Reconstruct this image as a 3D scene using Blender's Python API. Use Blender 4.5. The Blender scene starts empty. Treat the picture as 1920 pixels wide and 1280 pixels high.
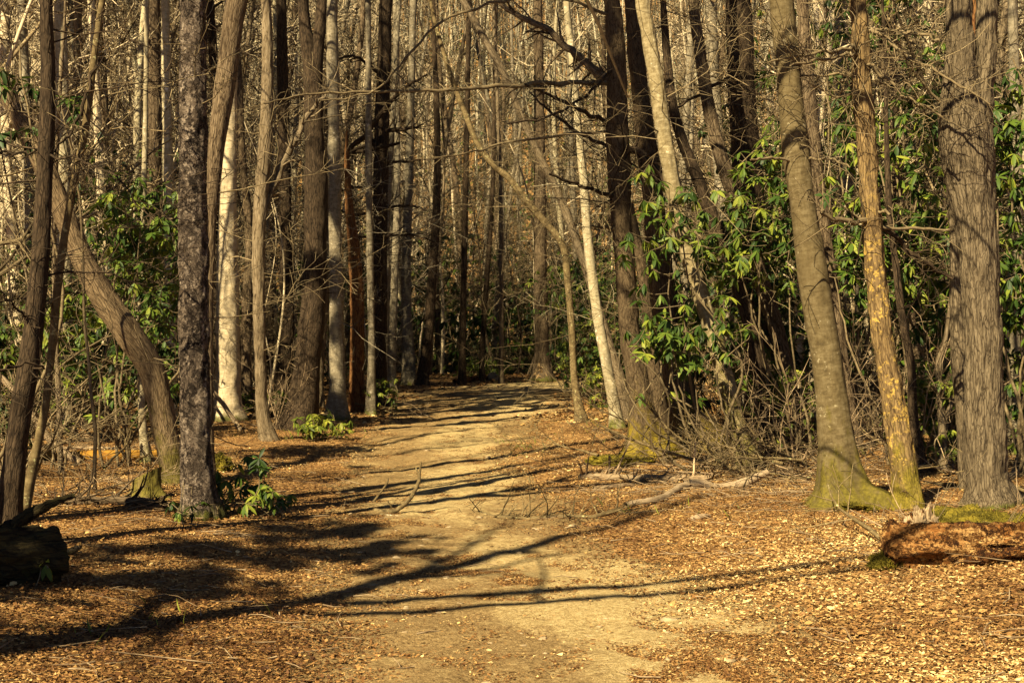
import bpy, math, random
import numpy as np
from mathutils import Vector

# ------------------------------------------------------------------ camera, sky, sun, exposure
sc = bpy.context.scene
COL = sc.collection
CAM_Z = 1.6
F = 50.0 / 36.0 * 1920.0            # focal length in photograph pixels
cam_d = bpy.data.cameras.new('camera'); cam = bpy.data.objects.new('camera', cam_d); COL.objects.link(cam)
cam_d.lens = 50; cam_d.sensor_width = 36; cam_d.clip_start = 0.1; cam_d.clip_end = 2000
cam.location = (0, 0, CAM_Z); cam.rotation_euler = (math.radians(90), 0, 0)
sc.camera = cam

SUN_EL = math.radians(41)
SH = np.array((0.54, 0.84)); SH = SH / np.linalg.norm(SH)      # ground direction of the shadows
w = bpy.data.worlds.new('World'); sc.world = w; w.use_nodes = True
nt = w.node_tree
sky = nt.nodes.new('ShaderNodeTexSky'); sky.sky_type = 'NISHITA'; sky.sun_disc = False
sky.air_density = 0.3; sky.dust_density = 0.3; sky.altitude = 1200      # clear mountain air
sky.sun_elevation = SUN_EL; sky.sun_rotation = math.atan2(-SH[0], -SH[1])
nt.links.new(sky.outputs[0], nt.nodes['Background'].inputs[0])
nt.nodes['Background'].inputs[1].default_value = 0.05
sd = bpy.data.lights.new('sun', 'SUN'); so = bpy.data.objects.new('sun', sd); COL.objects.link(so)
sd.energy = 5.0; sd.angle = math.radians(0.53); sd.color = (1.0, 0.85, 0.56)
so.rotation_euler = Vector((SH[0]*math.cos(SUN_EL), SH[1]*math.cos(SUN_EL), -math.sin(SUN_EL))).to_track_quat('-Z', 'Y').to_euler()
so.location = (-20, -30, 40)
sc.view_settings.view_transform = 'Standard'; sc.view_settings.look = 'None'
sc.view_settings.exposure = 1.68; sc.view_settings.gamma = 1
sc.cycles.max_bounces = 5; sc.cycles.diffuse_bounces = 1; sc.cycles.transparent_max_bounces = 4

rng = np.random.default_rng(7)
rnd = random.Random(11)

# ------------------------------------------------------------------ numeric helpers
def _hash(ix, iy, iz):
    h = (ix.astype(np.int64)*374761393 + iy.astype(np.int64)*668265263 + iz.astype(np.int64)*1440662683) & 0xffffffff
    h = ((h ^ (h >> 13)) * 1274126177) & 0xffffffff
    h = ((h ^ (h >> 16)) * 2246822519) & 0xffffffff
    return ((h ^ (h >> 15)) & 0xffffff) / float(0xffffff)
def vnoise(x, y, z=0.0):
    x, y, z = np.broadcast_arrays(np.asarray(x, float), np.asarray(y, float), np.asarray(z, float))
    ix, iy, iz = np.floor(x), np.floor(y), np.floor(z)
    fx, fy, fz = x-ix, y-iy, z-iz
    fx = fx*fx*(3-2*fx); fy = fy*fy*(3-2*fy); fz = fz*fz*(3-2*fz)
    r = 0
    for a in (0, 1):
        for b in (0, 1):
            for c in (0, 1):
                r = r + _hash(ix+a, iy+b, iz+c)*(fx if a else 1-fx)*(fy if b else 1-fy)*(fz if c else 1-fz)
    return r*2-1
def fbm(x, y, z=0.0, o=4, g=0.5):
    s, a = 0, 1.0
    for k in range(o):
        s = s + a*vnoise(x*2**k+17.3*k, y*2**k-9.1*k, np.asarray(z)*2**k+3.7*k); a *= g
    return s
def sstep(a, b, x):
    t = np.clip((x-a)/(b-a), 0, 1); return t*t*(3-2*t)

# ------------------------------------------------------------------ terrain function
SP = np.array([(0.25,-14),(0.15,-6),(0.05,0),(.20,6.7),(-.14,9.3),(-.58,13.2),(-.98,17.5),(-1.1,21.5),(-.95,26.5),(-.75,32),(-.2,37),(1.2,41.5),(4.5,45),(10,47),(20,48.5),(34,49)], float)
SW = np.array([1.35,1.35,1.35,1.38,1.32,1.25,1.1,1.25,1.6,2.1,2.5,2.6,2.3,2.0,1.9,1.9])
def catmull(P, n):
    P = np.asarray(P, float)
    Q = np.vstack([2*P[0]-P[1], P, 2*P[-1]-P[-2]])
    m = len(P)-1
    u = np.linspace(0, m, n); i = np.minimum(u.astype(int), m-1); t = (u-i)[:, None]
    a, b, c, d = Q[i], Q[i+1], Q[i+2], Q[i+3]
    return 0.5*(2*b + (c-a)*t + (2*a-5*b+4*c-d)*t**2 + (3*b-a-3*c+d)*t**3)
SPD = catmull(np.hstack([SP, SW[:, None]]), 240)
def path_u(x, y):
    """signed distance to the path centre line in half widths"""
    x = np.asarray(x, float).ravel(); y = np.asarray(y, float).ravel()
    out = np.full(len(x), 9.0)
    near = np.nonzero((y < 62) & (np.abs(x) < 40))[0]
    for k in range(0, len(near), 40000):
        j = near[k:k+40000]
        d2 = (x[j][:, None]-SPD[None, :, 0])**2 + (y[j][:, None]-SPD[None, :, 1])**2
        m = d2.argmin(1)
        out[j] = np.minimum(np.sqrt(d2[np.arange(len(j)), m])/SPD[m, 2], 9.0)
    return out
def height(x, y):
    x = np.asarray(x, float); y = np.asarray(y, float); sh = np.broadcast(x, y).shape
    x, y = np.broadcast_arrays(x, y)
    u = path_u(x, y).reshape(sh)
    off = sstep(0.8, 3.0, u)
    z = 0.0125*np.clip(y-18, 0, 28)
    s = np.maximum(np.sqrt((0.7*x)**2 + np.maximum(y, 0)**2) - 62, 0)
    z = z + 0.37*(np.sqrt(s*s+500)-math.sqrt(500))
    z = z - 0.06*np.exp(-(u/0.95)**4) + 0.10*sstep(1.0, 2.6, u)
    z = z + 0.020*vnoise(x/.45, y/.45, 1.0) + off*(0.05*vnoise(x/1.7, y/1.7, 4.0) + 0.14*vnoise(x/7, y/7, 8.0)) + (1-off)*.018*vnoise(x/1.3, y/1.3, 5.)
    return z
def h1(x, y): return float(height(np.array([x]), np.array([y]))[0])
def at(px, py, d, dx=0.0):
    """point at distance d along the view that shows at photograph pixel px, py"""
    return np.array(((px-960)/F*d, d, CAM_Z+(640-py)/F*d))
_dd = np.concatenate([np.arange(3, 60, .04), np.arange(60, 220, .5)])
def ground_at(px, py):
    x = (px-960)/F*_dd; z = CAM_Z+(640-py)/F*_dd
    k = np.nonzero(z <= height(x, _dd))[0]
    d = _dd[k[0]] if len(k) else 60.0
    return np.array(((px-960)/F*d, d, h1((px-960)/F*d, d)))

# ------------------------------------------------------------------ mesh builder
class MB:
    def __init__(s): s.v, s.b, s.t, s.q, s.tr, s.n, s.mq, s.mt = [], [], [], [], [], 0, [], []
    def add(s, V, Q=None, T=None, bc=None, tone=None, mat=0):
        V = np.asarray(V, np.float32).reshape(-1, 3); n = len(V)
        s.v.append(V); s.b.append(np.zeros((n, 3), np.float32) if bc is None else np.asarray(bc, np.float32))
        s.t.append(np.zeros(n, np.float32) if tone is None else np.broadcast_to(np.asarray(tone, np.float32), (n,)))
        if Q is not None and len(Q): s.q.append(np.asarray(Q, np.int64)+s.n); s.mq.append(np.full(len(Q), mat, np.int32))
        if T is not None and len(T): s.tr.append(np.asarray(T, np.int64)+s.n); s.mt.append(np.full(len(T), mat, np.int32))
        s.n += n
    def tube(s, P, R, k=5, off=0.0, cap=False, tone=0.5):
        P = np.asarray(P, float); R = np.asarray(R, float); n = len(P)
        T = np.gradient(P, axis=0); T /= np.linalg.norm(T, axis=1)[:, None]+1e-9
        m = np.abs(P[-1]-P[0]); ref = np.eye(3)[int(np.argmin(m))]
        U = np.cross(T, ref); U /= np.linalg.norm(U, axis=1)[:, None]+1e-9
        W = np.cross(T, U)
        a = np.arange(k)*2*math.pi/k
        ring = U[:, None, :]*np.cos(a)[None, :, None] + W[:, None, :]*np.sin(a)[None, :, None]
        RR = R[:, None] if R.ndim == 1 else R
        X = P[:, None, :] + ring*RR[:, :, None]
        L = np.concatenate([[0], np.cumsum(np.linalg.norm(np.diff(P, axis=0), axis=1))]) + off
        rb = np.broadcast_to(RR, (n, k))
        bc = np.stack([rb*np.cos(a)[None]+off*.37, rb*np.sin(a)[None], np.broadcast_to(L[:, None], (n, k))], 2)
        i = np.arange(n-1)[:, None]*k; j = np.arange(k)[None]; j2 = (j+1) % k
        Q = np.stack([i+j, i+j2, i+k+j2, i+k+j], 2).reshape(-1, 4)
        s.add(X.reshape(-1, 3), Q, bc=bc.reshape(-1, 3), tone=tone)
        if cap:
            for e, rev in ((0, True), (n-1, False)):
                c = P[e]; idx = np.arange(k)
                VV = np.vstack([X[e], c[None]]); tt = np.stack([idx, (idx+1) % k, np.full(k, k)], 1)
                if rev: tt = tt[:, ::-1]
                s.add(VV, T=tt, bc=np.vstack([bc[e], [[0, 0, L[e]]]]), tone=tone, mat=1)
    def build(s, name, mats, parent=None, smooth=True):
        me = bpy.data.meshes.new(name)
        V = np.vstack(s.v); me.vertices.add(len(V)); me.vertices.foreach_set('co', V.ravel())
        q = np.vstack(s.q) if s.q else np.zeros((0, 4), np.int64); t = np.vstack(s.tr) if s.tr else np.zeros((0, 3), np.int64)
        me.loops.add(q.size+t.size); me.loops.foreach_set('vertex_index', np.concatenate([q.ravel(), t.ravel()]).astype(np.int32))
        me.polygons.add(len(q)+len(t))
        ls = np.concatenate([np.arange(len(q))*4, q.size+np.arange(len(t))*3]).astype(np.int32)
        me.polygons.foreach_set('loop_start', ls)
        me.polygons.foreach_set('use_smooth', np.full(len(q)+len(t), smooth))
        mats = mats if isinstance(mats, (list, tuple)) else [mats]
        for m in mats: me.materials.append(m)
        if len(mats) > 1:
            me.polygons.foreach_set('material_index', np.concatenate(s.mq+s.mt).astype(np.int32))
        a = me.attributes.new('bc', 'FLOAT_VECTOR', 'POINT'); a.data.foreach_set('vector', np.vstack(s.b).ravel())
        a = me.attributes.new('tone', 'FLOAT', 'POINT'); a.data.foreach_set('value', np.concatenate(s.t))
        me.update(calc_edges=True); me.validate()
        o = bpy.data.objects.new(name, me); COL.objects.link(o)
        if parent is not None: o.parent = parent
        return o

def tag(o, label=None, cat=None, group=None, kind=None):
    if label: o['label'] = label
    if cat: o['category'] = cat
    if group: o['group'] = group
    if kind: o['kind'] = kind
    return o
def empty(name, loc, label=None, cat=None, group=None):
    o = bpy.data.objects.new(name, None); COL.objects.link(o); o.location = loc; o.empty_display_size = .2
    return tag(o, label, cat, group)
def copy_tree(o, parent=None):
    c = o.copy(); COL.objects.link(c); c.parent = parent
    for ch in [x for x in bpy.data.objects if x.parent == o]: copy_tree(ch, c)
    return c

# ------------------------------------------------------------------ materials
class NT:
    def __init__(s, name):
        s.m = bpy.data.materials.new(name); s.m.use_nodes = True; s.t = s.m.node_tree; s.t.nodes.clear()
        s.out = s.t.nodes.new('ShaderNodeOutputMaterial')
    def n(s, typ, ins=None, **kw):
        x = s.t.nodes.new('ShaderNode'+typ)
        for k, v in kw.items(): setattr(x, k, v)
        for k, v in (ins or {}).items():
            i = x.inputs[k]
            if isinstance(v, bpy.types.NodeSocket): s.t.links.new(v, i)
            else: i.default_value = v
        return x
    def attr(s, name): return s.n('Attribute', attribute_name=name)
    def math(s, op, a, b=0.0, clamp=False):
        return s.n('Math', {0: a, 1: b}, operation=op, use_clamp=clamp).outputs[0]
    def ramp(s, fac, stops):
        x = s.n('ValToRGB', {0: fac}); e = x.color_ramp.elements
        while len(e) < len(stops): e.new(0.5)
        for el, (p, c) in zip(e, stops): el.position = p; el.color = (*c, 1)
        return x.outputs[0]
    def step(s, fac, a, b):
        return s.n('MapRange', {0: fac, 1: a, 2: b, 3: 0.0, 4: 1.0}, interpolation_type='SMOOTHSTEP').outputs[0]
    def mix(s, f, a, b, mode='MIX'):
        x = s.n('Mix', data_type='RGBA', blend_type=mode)
        for k, v in ((0, f), (6, a), (7, b)):
            if isinstance(v, bpy.types.NodeSocket): s.t.links.new(v, x.inputs[k])
            else: x.inputs[k].default_value = v if k == 0 else (*v, 1)
        return x.outputs[2]
    def noise(s, vec, scale, det=4, rough=.6, dist=0.0):
        return s.n('TexNoise', {'Vector': vec, 'Scale': scale, 'Detail': det, 'Roughness': rough, 'Distortion': dist}).outputs[0]
    def scaled(s, vec, sx, sy, sz):
        return s.n('VectorMath', {0: vec, 1: (sx, sy, sz)}, operation='MULTIPLY').outputs[0]
    def bsdf(s, col, rough=.85, bump=None, strength=.5, dist=.02, spec=.25, trans=0.0):
        ins = {'Base Color': col, 'Roughness': rough, 'Specular IOR Level': spec}
        if bump is not None:
            ins['Normal'] = s.n('Bump', {'Strength': strength, 'Distance': dist, 'Height': bump}).outputs[0]
        b = s.n('BsdfPrincipled', ins).outputs[0]
        if trans:
            t = s.n('BsdfTranslucent', {'Color': col}).outputs[0]
            b = s.n('MixShader', {0: trans, 1: b, 2: t}).outputs[0]
        s.t.links.new(b, s.out.inputs[0]); return s.m

def bark(name, dark, mid, light, kind='furrow', hs=9, st=.16, bump=.8, bd=.03, lichen=None, moss=None, mosscol=(.085, .085, .012), vary=.3, crack=.15):
    m = NT(name); bc = m.attr('bc').outputs['Vector']
    oi = m.n('ObjectInfo').outputs['Random']
    shift = m.n('CombineXYZ', {0: m.math('MULTIPLY', oi, 7.0), 2: m.math('MULTIPLY', oi, 31.0)}).outputs[0]
    bc2 = m.n('VectorMath', {0: bc, 1: shift}, operation='ADD').outputs[0]
    big = m.noise(m.scaled(bc2, 1, 1, .5), 3.0, 3)
    fine = m.noise(m.scaled(bc2, 1, 1, .45), 60, 5, .7)
    if kind == 'furrow':
        n = m.noise(m.scaled(bc2, hs, hs, hs*st), 1.6, 6, .62, .6)
        vo = m.n('TexVoronoi', {'Vector': m.n('VectorMath', {0: m.scaled(bc2, hs, hs, hs*st), 1: m.n('TexNoise', {'Vector': m.scaled(bc2, hs, hs, hs*st), 'Scale': .9, 'Detail': 3.0}).outputs[1]}, operation='ADD').outputs[0], 'Scale': 2.2}, feature='DISTANCE_TO_EDGE').outputs[0]
        v = m.math('ADD', m.math('MULTIPLY', n, .86), m.math('MULTIPLY', m.step(vo, 0.0, .16), .20))
    elif kind == 'plate':
        wn = m.n('TexNoise', {'Vector': bc2, 'Scale': 22.0, 'Detail': 5.0, 'Roughness': .7}).outputs[1]
        vec = m.n('VectorMath', {0: m.scaled(bc2, hs, hs, hs*st), 1: m.scaled(wn, 2.6, 2.6, 2.6)}, operation='ADD').outputs[0]
        vo = m.n('TexVoronoi', {'Vector': vec, 'Scale': 1.6})
        v = m.math('ADD', m.math('MULTIPLY', m.n('SeparateColor', {0: vo.outputs['Color']}).outputs[0], .34), m.math('MULTIPLY', m.noise(m.scaled(bc2, 1, 1, .5), 34, 6, .75), .62))
        v = m.math('SUBTRACT', v, m.math('MULTIPLY', m.step(vo.outputs['Distance'], .45, .8), .22))
    else:                                           # smooth bark with short horizontal marks
        n = m.noise(m.scaled(bc2, 1, 1, 2.6), 10, 6, .7, .3)
        v = m.math('ADD', m.math('MULTIPLY', n, .75), m.math('MULTIPLY', m.noise(m.scaled(bc2, 1, 1, .25), 26, 4), .3))
    v2 = m.math('ADD', m.math('MULTIPLY', v, .8), m.math('MULTIPLY', fine, .25))
    col = m.ramp(v2, [(.34, dark), (.51, mid), (.70, light)])
    col = m.mix(m.math('MULTIPLY', m.step(big, .4, .72), .45), col, mid)
    if lichen:
        lc, thr, sc_, amt = lichen[:4]
        ln = m.noise(bc2, sc_, 6, .68)
        ln = m.math('ADD', m.math('MULTIPLY', ln, .7), m.math('MULTIPLY', m.noise(bc2, sc_*.22, 2), .3))
        lf = m.math('MULTIPLY', m.step(ln, thr, thr+.06), amt)
        if len(lichen) > 4: lf = m.math('MULTIPLY', lf, m.step(m.n('SeparateXYZ', {0: bc}).outputs[2], lichen[4], lichen[4]-1.4))
        col = m.mix(lf, col, lc)
    if moss:
        z = m.n('SeparateXYZ', {0: bc}).outputs[2]
        mn = m.noise(m.scaled(bc, 1, 1, .45), 9, 5, .65)
        f = m.step(m.math('ADD', m.math('MULTIPLY', z, -1.0/moss), m.math('MULTIPLY', mn, 3.4)), .75, 1.75)
        f = m.math('MULTIPLY', f, .9)
        col = m.mix(f, col, m.ramp(m.noise(bc, 38, 5, .7), [(.36, tuple(c*.55 for c in mosscol)), (.66, tuple(c*1.5 for c in mosscol))]))
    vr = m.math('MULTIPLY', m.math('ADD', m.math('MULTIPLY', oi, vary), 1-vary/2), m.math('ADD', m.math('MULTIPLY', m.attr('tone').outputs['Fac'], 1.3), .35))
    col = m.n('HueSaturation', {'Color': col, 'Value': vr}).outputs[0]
    return m.bsdf(col, .9, v2, bump, bd, .12)

BK = {
 'furrow': bark('furrowed_bark', (0.00857,0.005142,0.002285), (0.06696,0.04464,0.02322), (0.1639,0.1182,0.0675), 'furrow', 20, .14, 1.0, .03, moss=.16),
 'ash':    bark('ridged_grey_bark', (0.008416,0.005611,0.002806), (0.08111,0.05918,0.03287), (0.1799,0.1373,0.08052), 'furrow', 19, .13, 1.0, .03, moss=.06),
 'moss':   bark('mossy_furrowed_bark', (0.0148,0.009615,0.004439), (0.0867,0.0578,0.0289), (0.1873,0.1311,0.06866), 'furrow', 20, .14, 1.0, .03, moss=.75, mosscol=(.085,.07,.012)),
 'plate':  bark('scaly_pine_bark', (0.01296,0.00864,0.00576), (0.1008,0.0738,0.0504), (0.279,0.2205,0.1602), 'plate', 14, .5, 1.0, .04, moss=.12),
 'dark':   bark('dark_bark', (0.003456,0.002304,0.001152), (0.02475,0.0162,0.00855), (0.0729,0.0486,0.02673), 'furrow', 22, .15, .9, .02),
 'smooth': bark('mottled_smooth_bark', (0.02023,0.01359,0.005781), (0.09036,0.06549,0.028), (0.1756,0.1365,0.06832), 'smooth', bump=.5, bd=.01, lichen=((.42,.36,.22), .60, 26, .55), moss=.75, mosscol=(.10,.08,.010)),
 'base':   bark('moss_footed_bark', (0.008391,0.005274,0.002636), (0.05057,0.0337,0.01686), (0.1092,0.07681,0.04045), 'furrow', 26, .2, .7, .015, moss=.85, mosscol=(.15,.108,.009)),
 'grey':   bark('blotched_grey_bark', (0.02488,0.01866,0.01079), (0.1361,0.1102,0.06804), (0.2799,0.2345,0.154), 'smooth', bump=.4, bd=.01, lichen=((.46,.40,.29), .58, 14, .6), moss=.18),
 'birch':  bark('pale_birch_bark', (0.04015,0.02944,0.01338), (0.232,0.1884,0.1051), (0.4384,0.3757,0.2427), 'smooth', bump=.45, bd=.008, lichen=((.70,.63,.47), .585, 17, .8), moss=.25),
 'pale':   bark('pale_tan_bark', (0.0816,0.0578,0.02856), (0.4037,0.3187,0.1859), (0.6426,0.5279,0.3442), 'smooth', bump=.4, bd=.01, moss=.12),
 'tan':    bark('tan_bark', (0.01714,0.01143,0.005428), (0.1026,0.07366,0.03928), (0.2025,0.1543,0.0916), 'furrow', 18, .14, .7, .02),
 'lichen': bark('orange_lichen_bark', (0.01028,0.006169,0.002742), (0.08839,0.05622,0.02409), (0.1908,0.1273,0.05205), 'furrow', 16, .16, 1.0, .02, lichen=((.40,.26,.055), .535, 26, .8, 3.3), moss=.8, mosscol=(.12,.095,.010)),
 'red':    bark('reddish_rotten_bark', (0.01344,0.00504,0.002016), (0.0924,0.0378,0.0126), (0.1905,0.09528,0.03175), 'furrow', 14, .2, .9, .03),
 'twig':   bark('twig_bark', (0.02496,0.01648,0.007489), (0.1131,0.08192,0.04095), (0.2022,0.1558,0.08421), 'smooth', bump=.2, bd=.005),
 'deadwood': bark('weathered_deadwood', (0.0432,0.02592,0.01296), (0.162,0.108,0.0567), (0.2916,0.2158,0.1225), 'furrow', 26, .12, .7, .012, lichen=((.45,.40,.22), .62, 18, .5)),
 'peeled': bark('peeled_pale_wood', (0.08528,0.05576,0.02952), (0.1902,0.1345,0.07544), (0.2886,0.2165,0.1312), 'furrow', 30, .08, .3, .006),
 'mossbranch': bark('mossy_branch_bark', (0.01632,0.01061,0.004896), (0.09563,0.06694,0.02869), (0.1997,0.148,0.06885), 'smooth', bump=.6, bd=.01, lichen=((.40,.37,.17), .57, 20, .75)),
 'orangelog': bark('orange_rotten_log', (0.06048,0.02016,0.003024), (0.2016,0.09576,0.0126), (0.2822,0.1512,0.02268), 'furrow', 9, .2, .7, .02),
 'logdark': bark('dark_rotting_log', (0.0072,0.0052,0.0024), (0.0275,0.02,0.008), (0.0648,0.0486,0.0162), 'furrow', 12, .2, 1.0, .04, lichen=((.045,.042,.008), .56, 12, .7)),
 'spotted': bark('white_spotted_bark', (.04,.028,.012), (.15,.115,.055), (.32,.265,.15), 'smooth', bump=.5, bd=.008, lichen=((.62,.57,.42), .615, 15, .9), moss=2.6, mosscol=(.075,.062,.012)),
 'stump':  bark('mossy_stump_bark', (.05,.03,.012), (.16,.11,.05), (.3,.22,.1), 'furrow', 20, .2, .9, .02, moss=.8, mosscol=(.10,.085,.012)),
 'rot':    bark('red_rotten_wood', (.03,.010,.004), (.26,.105,.024), (.58,.36,.13), 'plate', 9, .3, 1.3, .05),
}
for a in BK: BK[a].name = BK[a].name

def foliage_mat(name, stops, rough=.33, trans=.18):
    m = NT(name); t = m.attr('tone').outputs['Fac']
    oi = m.n('ObjectInfo').outputs['Random']
    c = m.ramp(m.math('ADD', t, m.math('MULTIPLY', m.math('SUBTRACT', oi, .5), .12)), stops)
    return m.bsdf(c, rough, spec=.16, trans=trans)
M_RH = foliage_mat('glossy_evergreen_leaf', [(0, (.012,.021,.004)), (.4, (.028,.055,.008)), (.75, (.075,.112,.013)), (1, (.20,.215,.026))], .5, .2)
M_LIGHT = foliage_mat('light_green_leaf', [(0, (.04,.06,.009)), (.6, (.11,.14,.016)), (1, (.26,.26,.03))], .45, .3)
M_PALELEAF = foliage_mat('dry_beech_leaf', [(0, (.35,.22,.09)), (1, (.55,.40,.20))], .7, .3)
M_DEAD = foliage_mat('dead_leaf', [(0, (.04,.017,.006)), (.27, (.115,.052,.016)), (.56, (.25,.128,.040)), (.82, (.42,.262,.09)), (1, (.68,.50,.22))], .62, .08)

def soil_mat(name, a):
    m = NT(name); co = m.n('TexCoord').outputs['Object']
    n1 = m.noise(co, 26, 8, .72); n2 = m.noise(co, .9, 4, .6); n3 = m.noise(m.scaled(co, 1, 1, 1), 90, 4, .7)
    vo = m.n('TexVoronoi', {'Vector': co, 'Scale': 30.0, 'Randomness': 1.0})
    rv = m.n('SeparateColor', {0: vo.outputs['Color']}).outputs[0]
    if a == 'litter':
        v = m.math('ADD', m.math('MULTIPLY', rv, .55), m.math('MULTIPLY', n1, .5))
        c = m.ramp(v, [(.15, (.055,.028,.011)), (.40, (.15,.075,.025)), (.62, (.30,.165,.055)), (.9, (.50,.31,.115))])
        c = m.mix(m.math('MULTIPLY', m.step(n2, .5, .75), .35), c, (.16,.085,.03))
        return m.bsdf(c, .9, m.math('ADD', vo.outputs['Distance'], n1), .9, .03, .1)
    # path: packed sand with brown streaks of needles and leaf crumbs
    big = m.noise(m.scaled(co, 1.0, .45, 1), 1.1, 5, .62, .4)
    med = m.noise(m.scaled(co, 1.0, 1.0, 1), 7, 6, .7)
    tn = m.attr('tone').outputs['Fac']
    f = m.math('SUBTRACT', m.math('ADD', m.math('MULTIPLY', big, .55), m.math('MULTIPLY', med, .45)), m.math('MULTIPLY', m.math('SUBTRACT', tn, .16), .42))
    f = m.step(f, .40, .56)
    sand = m.ramp(m.math('ADD', m.math('MULTIPLY', n1, .6), m.math('MULTIPLY', n3, .4)), [(.34, (.18,.115,.042)), (.5, (.44,.315,.13)), (.66, (.72,.56,.29))])
    brown = m.ramp(m.math('ADD', m.math('MULTIPLY', n1, .55), m.math('MULTIPLY', n3, .45)), [(.36, (.075,.042,.015)), (.5, (.26,.168,.066)), (.64, (.46,.325,.145))])
    c = m.mix(f, sand, brown)
    return m.bsdf(c, .92, m.math('ADD', n1, m.math('MULTIPLY', n3, .6)), 1.0, .035, .1)
M_LITTER = soil_mat('leaf_litter_soil', 'litter')
M_PATH = soil_mat('sandy_path_soil', 'path')
mm = NT('cushion_moss'); _co = mm.n('TexCoord').outputs['Object']
M_MOSS = mm.bsdf(mm.ramp(mm.math('ADD', mm.math('MULTIPLY', mm.noise(_co, 7, 5), .6), mm.math('MULTIPLY', mm.noise(_co, 90, 3), .4)), [(.36, (.03,.024,.005)), (.5, (.105,.085,.010)), (.64, (.25,.185,.02))]), .95, mm.noise(_co, 110, 4, .7), .9, .015, .1)
mm = NT('path_stone'); _co = mm.n('TexCoord').outputs['Object']
M_STONE = mm.bsdf(mm.ramp(mm.noise(_co, 22, 5), [(.3, (.16,.11,.055)), (.7, (.36,.27,.15))]), .85, mm.noise(_co, 60, 4), .5, .01, .2)

# ------------------------------------------------------------------ ground and path
def axis_pts(segs):
    out = [segs[0][0]]
    for a, b, s in segs:
        n = max(1, int(round((b-a)/s))); out += list(np.linspace(a, b, n+1)[1:])
    return np.array(out)
gx = axis_pts([(-260,-60,8),(-60,-20,2),(-20,-8,.4),(-8,9,.085),(9,20,.4),(20,60,2),(60,260,8)])
gy = axis_pts([(-40,-4,2),(-4,4,.5),(4,16,.07),(16,30,.12),(30,52,.22),(52,80,.8),(80,360,4)])
GX, GY = np.meshgrid(gx, gy)
GZ = height(GX, GY)
mb = MB(); ny, nx = GX.shape
i = (np.arange(ny-1)[:, None]*nx + np.arange(nx-1)[None]).ravel()
mb.add(np.stack([GX, GY, GZ], 2).reshape(-1, 3), np.stack([i, i+1, i+1+nx, i+nx], 1))
tag(mb.build('ground', M_LITTER), 'forest floor of brown leaf litter under the trees', 'ground', kind='structure')

ps = catmull(np.hstack([SP, SW[:, None]])[1:], 2200)
tng = np.gradient(ps[:, :2], axis=0); tng /= np.linalg.norm(tng, axis=1)[:, None]
nrm = np.stack([tng[:, 1], -tng[:, 0]], 1)
uu = np.linspace(-1.3, 1.3, 81)
PX = ps[:, 0][:, None] + nrm[:, 0][:, None]*uu[None]*ps[:, 2][:, None]
PY = ps[:, 1][:, None] + nrm[:, 1][:, None]*uu[None]*ps[:, 2][:, None]
edge = np.abs(uu)[None] + .16*fbm(PX/.9, PY/1.6, 2.2, 3)
PZ = height(PX, PY) + (.016+.0012*np.maximum(PY, 0))*(1-np.clip(edge, 0, 1.6)**3) + .009*fbm(PX/.16, PY/.24, 6.1, 3) + .008*np.minimum(0, fbm(PX/.5, PY/.4, 9.1, 2)+.2)
mb = MB(); ny, nx = PX.shape
i = (np.arange(ny-1)[:, None]*nx + np.arange(nx-1)[None]).ravel()
SAND = np.zeros_like(PX)
for (sx_, sy_, wx, wy, am) in ((-.75, 23.5, .5, 3.5, 1), (-.55, 16.0, .5, 2.6, .9), (.55, 9.2, .45, 1.2, 1), (1.0, 7.2, .45, 1.1, 1), (.0, 33, .7, 5, .8), (-.3, 10.5, .5, .8, .35), (1.0, 42, 2, 2, .7)):
    SAND = np.maximum(SAND, am*np.exp(-((PX-sx_)/wx)**2-((PY-sy_)/wy)**2))
mb.add(np.stack([PX, PY, PZ], 2).reshape(-1, 3), np.stack([i, i+1, i+1+nx, i+nx], 1), tone=SAND.ravel())
tag(mb.build('path', M_PATH), 'sandy dirt path winding into the woods', 'path', kind='structure')

# ------------------------------------------------------------------ growing wood
def unit(v): return v/(np.linalg.norm(v)+1e-9)
def rvec(r): return unit(r.normal(size=3))
def grow(mb, p, d, L, rad, lvl, r, up=.08, wander=.22, n=6, kids=(5, 4, 3), tip=.25, rmin=.003, spread=(35, 70)):
    pts = [np.array(p, float)]; d = unit(np.array(d, float))
    for k in range(n-1):
        d = unit(d + wander*r.normal(size=3)*.6 + np.array((0, 0, up)))
        pts.append(pts[-1] + d*L/(n-1))
    pts = np.array(pts); R = np.maximum(rad*(1-(1-tip)*np.linspace(0, 1, n)), rmin)
    mb.tube(pts, R, 6 if rad > .03 else 4 if rad > .012 else 3, off=float(r.uniform(5, 60)), tone=float(r.uniform()))
    if lvl > 0:
        m = max(1, int(round(kids[-lvl] if lvl <= len(kids) else kids[0])))
        for k in range(m):
            t = r.uniform(.18, 1.0); f = t*(n-1); i = min(int(f), n-2)
            q = pts[i] + (pts[i+1]-pts[i])*(f-i); tt = unit(pts[i+1]-pts[i])
            a = math.radians(r.uniform(*spread)); side = unit(np.cross(tt, rvec(r)))
            grow(mb, q, tt*math.cos(a)+side*math.sin(a), L*r.uniform(.3, .62)*(1.15-.5*t), max(R[i]*.55, rmin), lvl-1, r, up, wander, max(4, n-1), kids, tip, rmin, spread)

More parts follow.
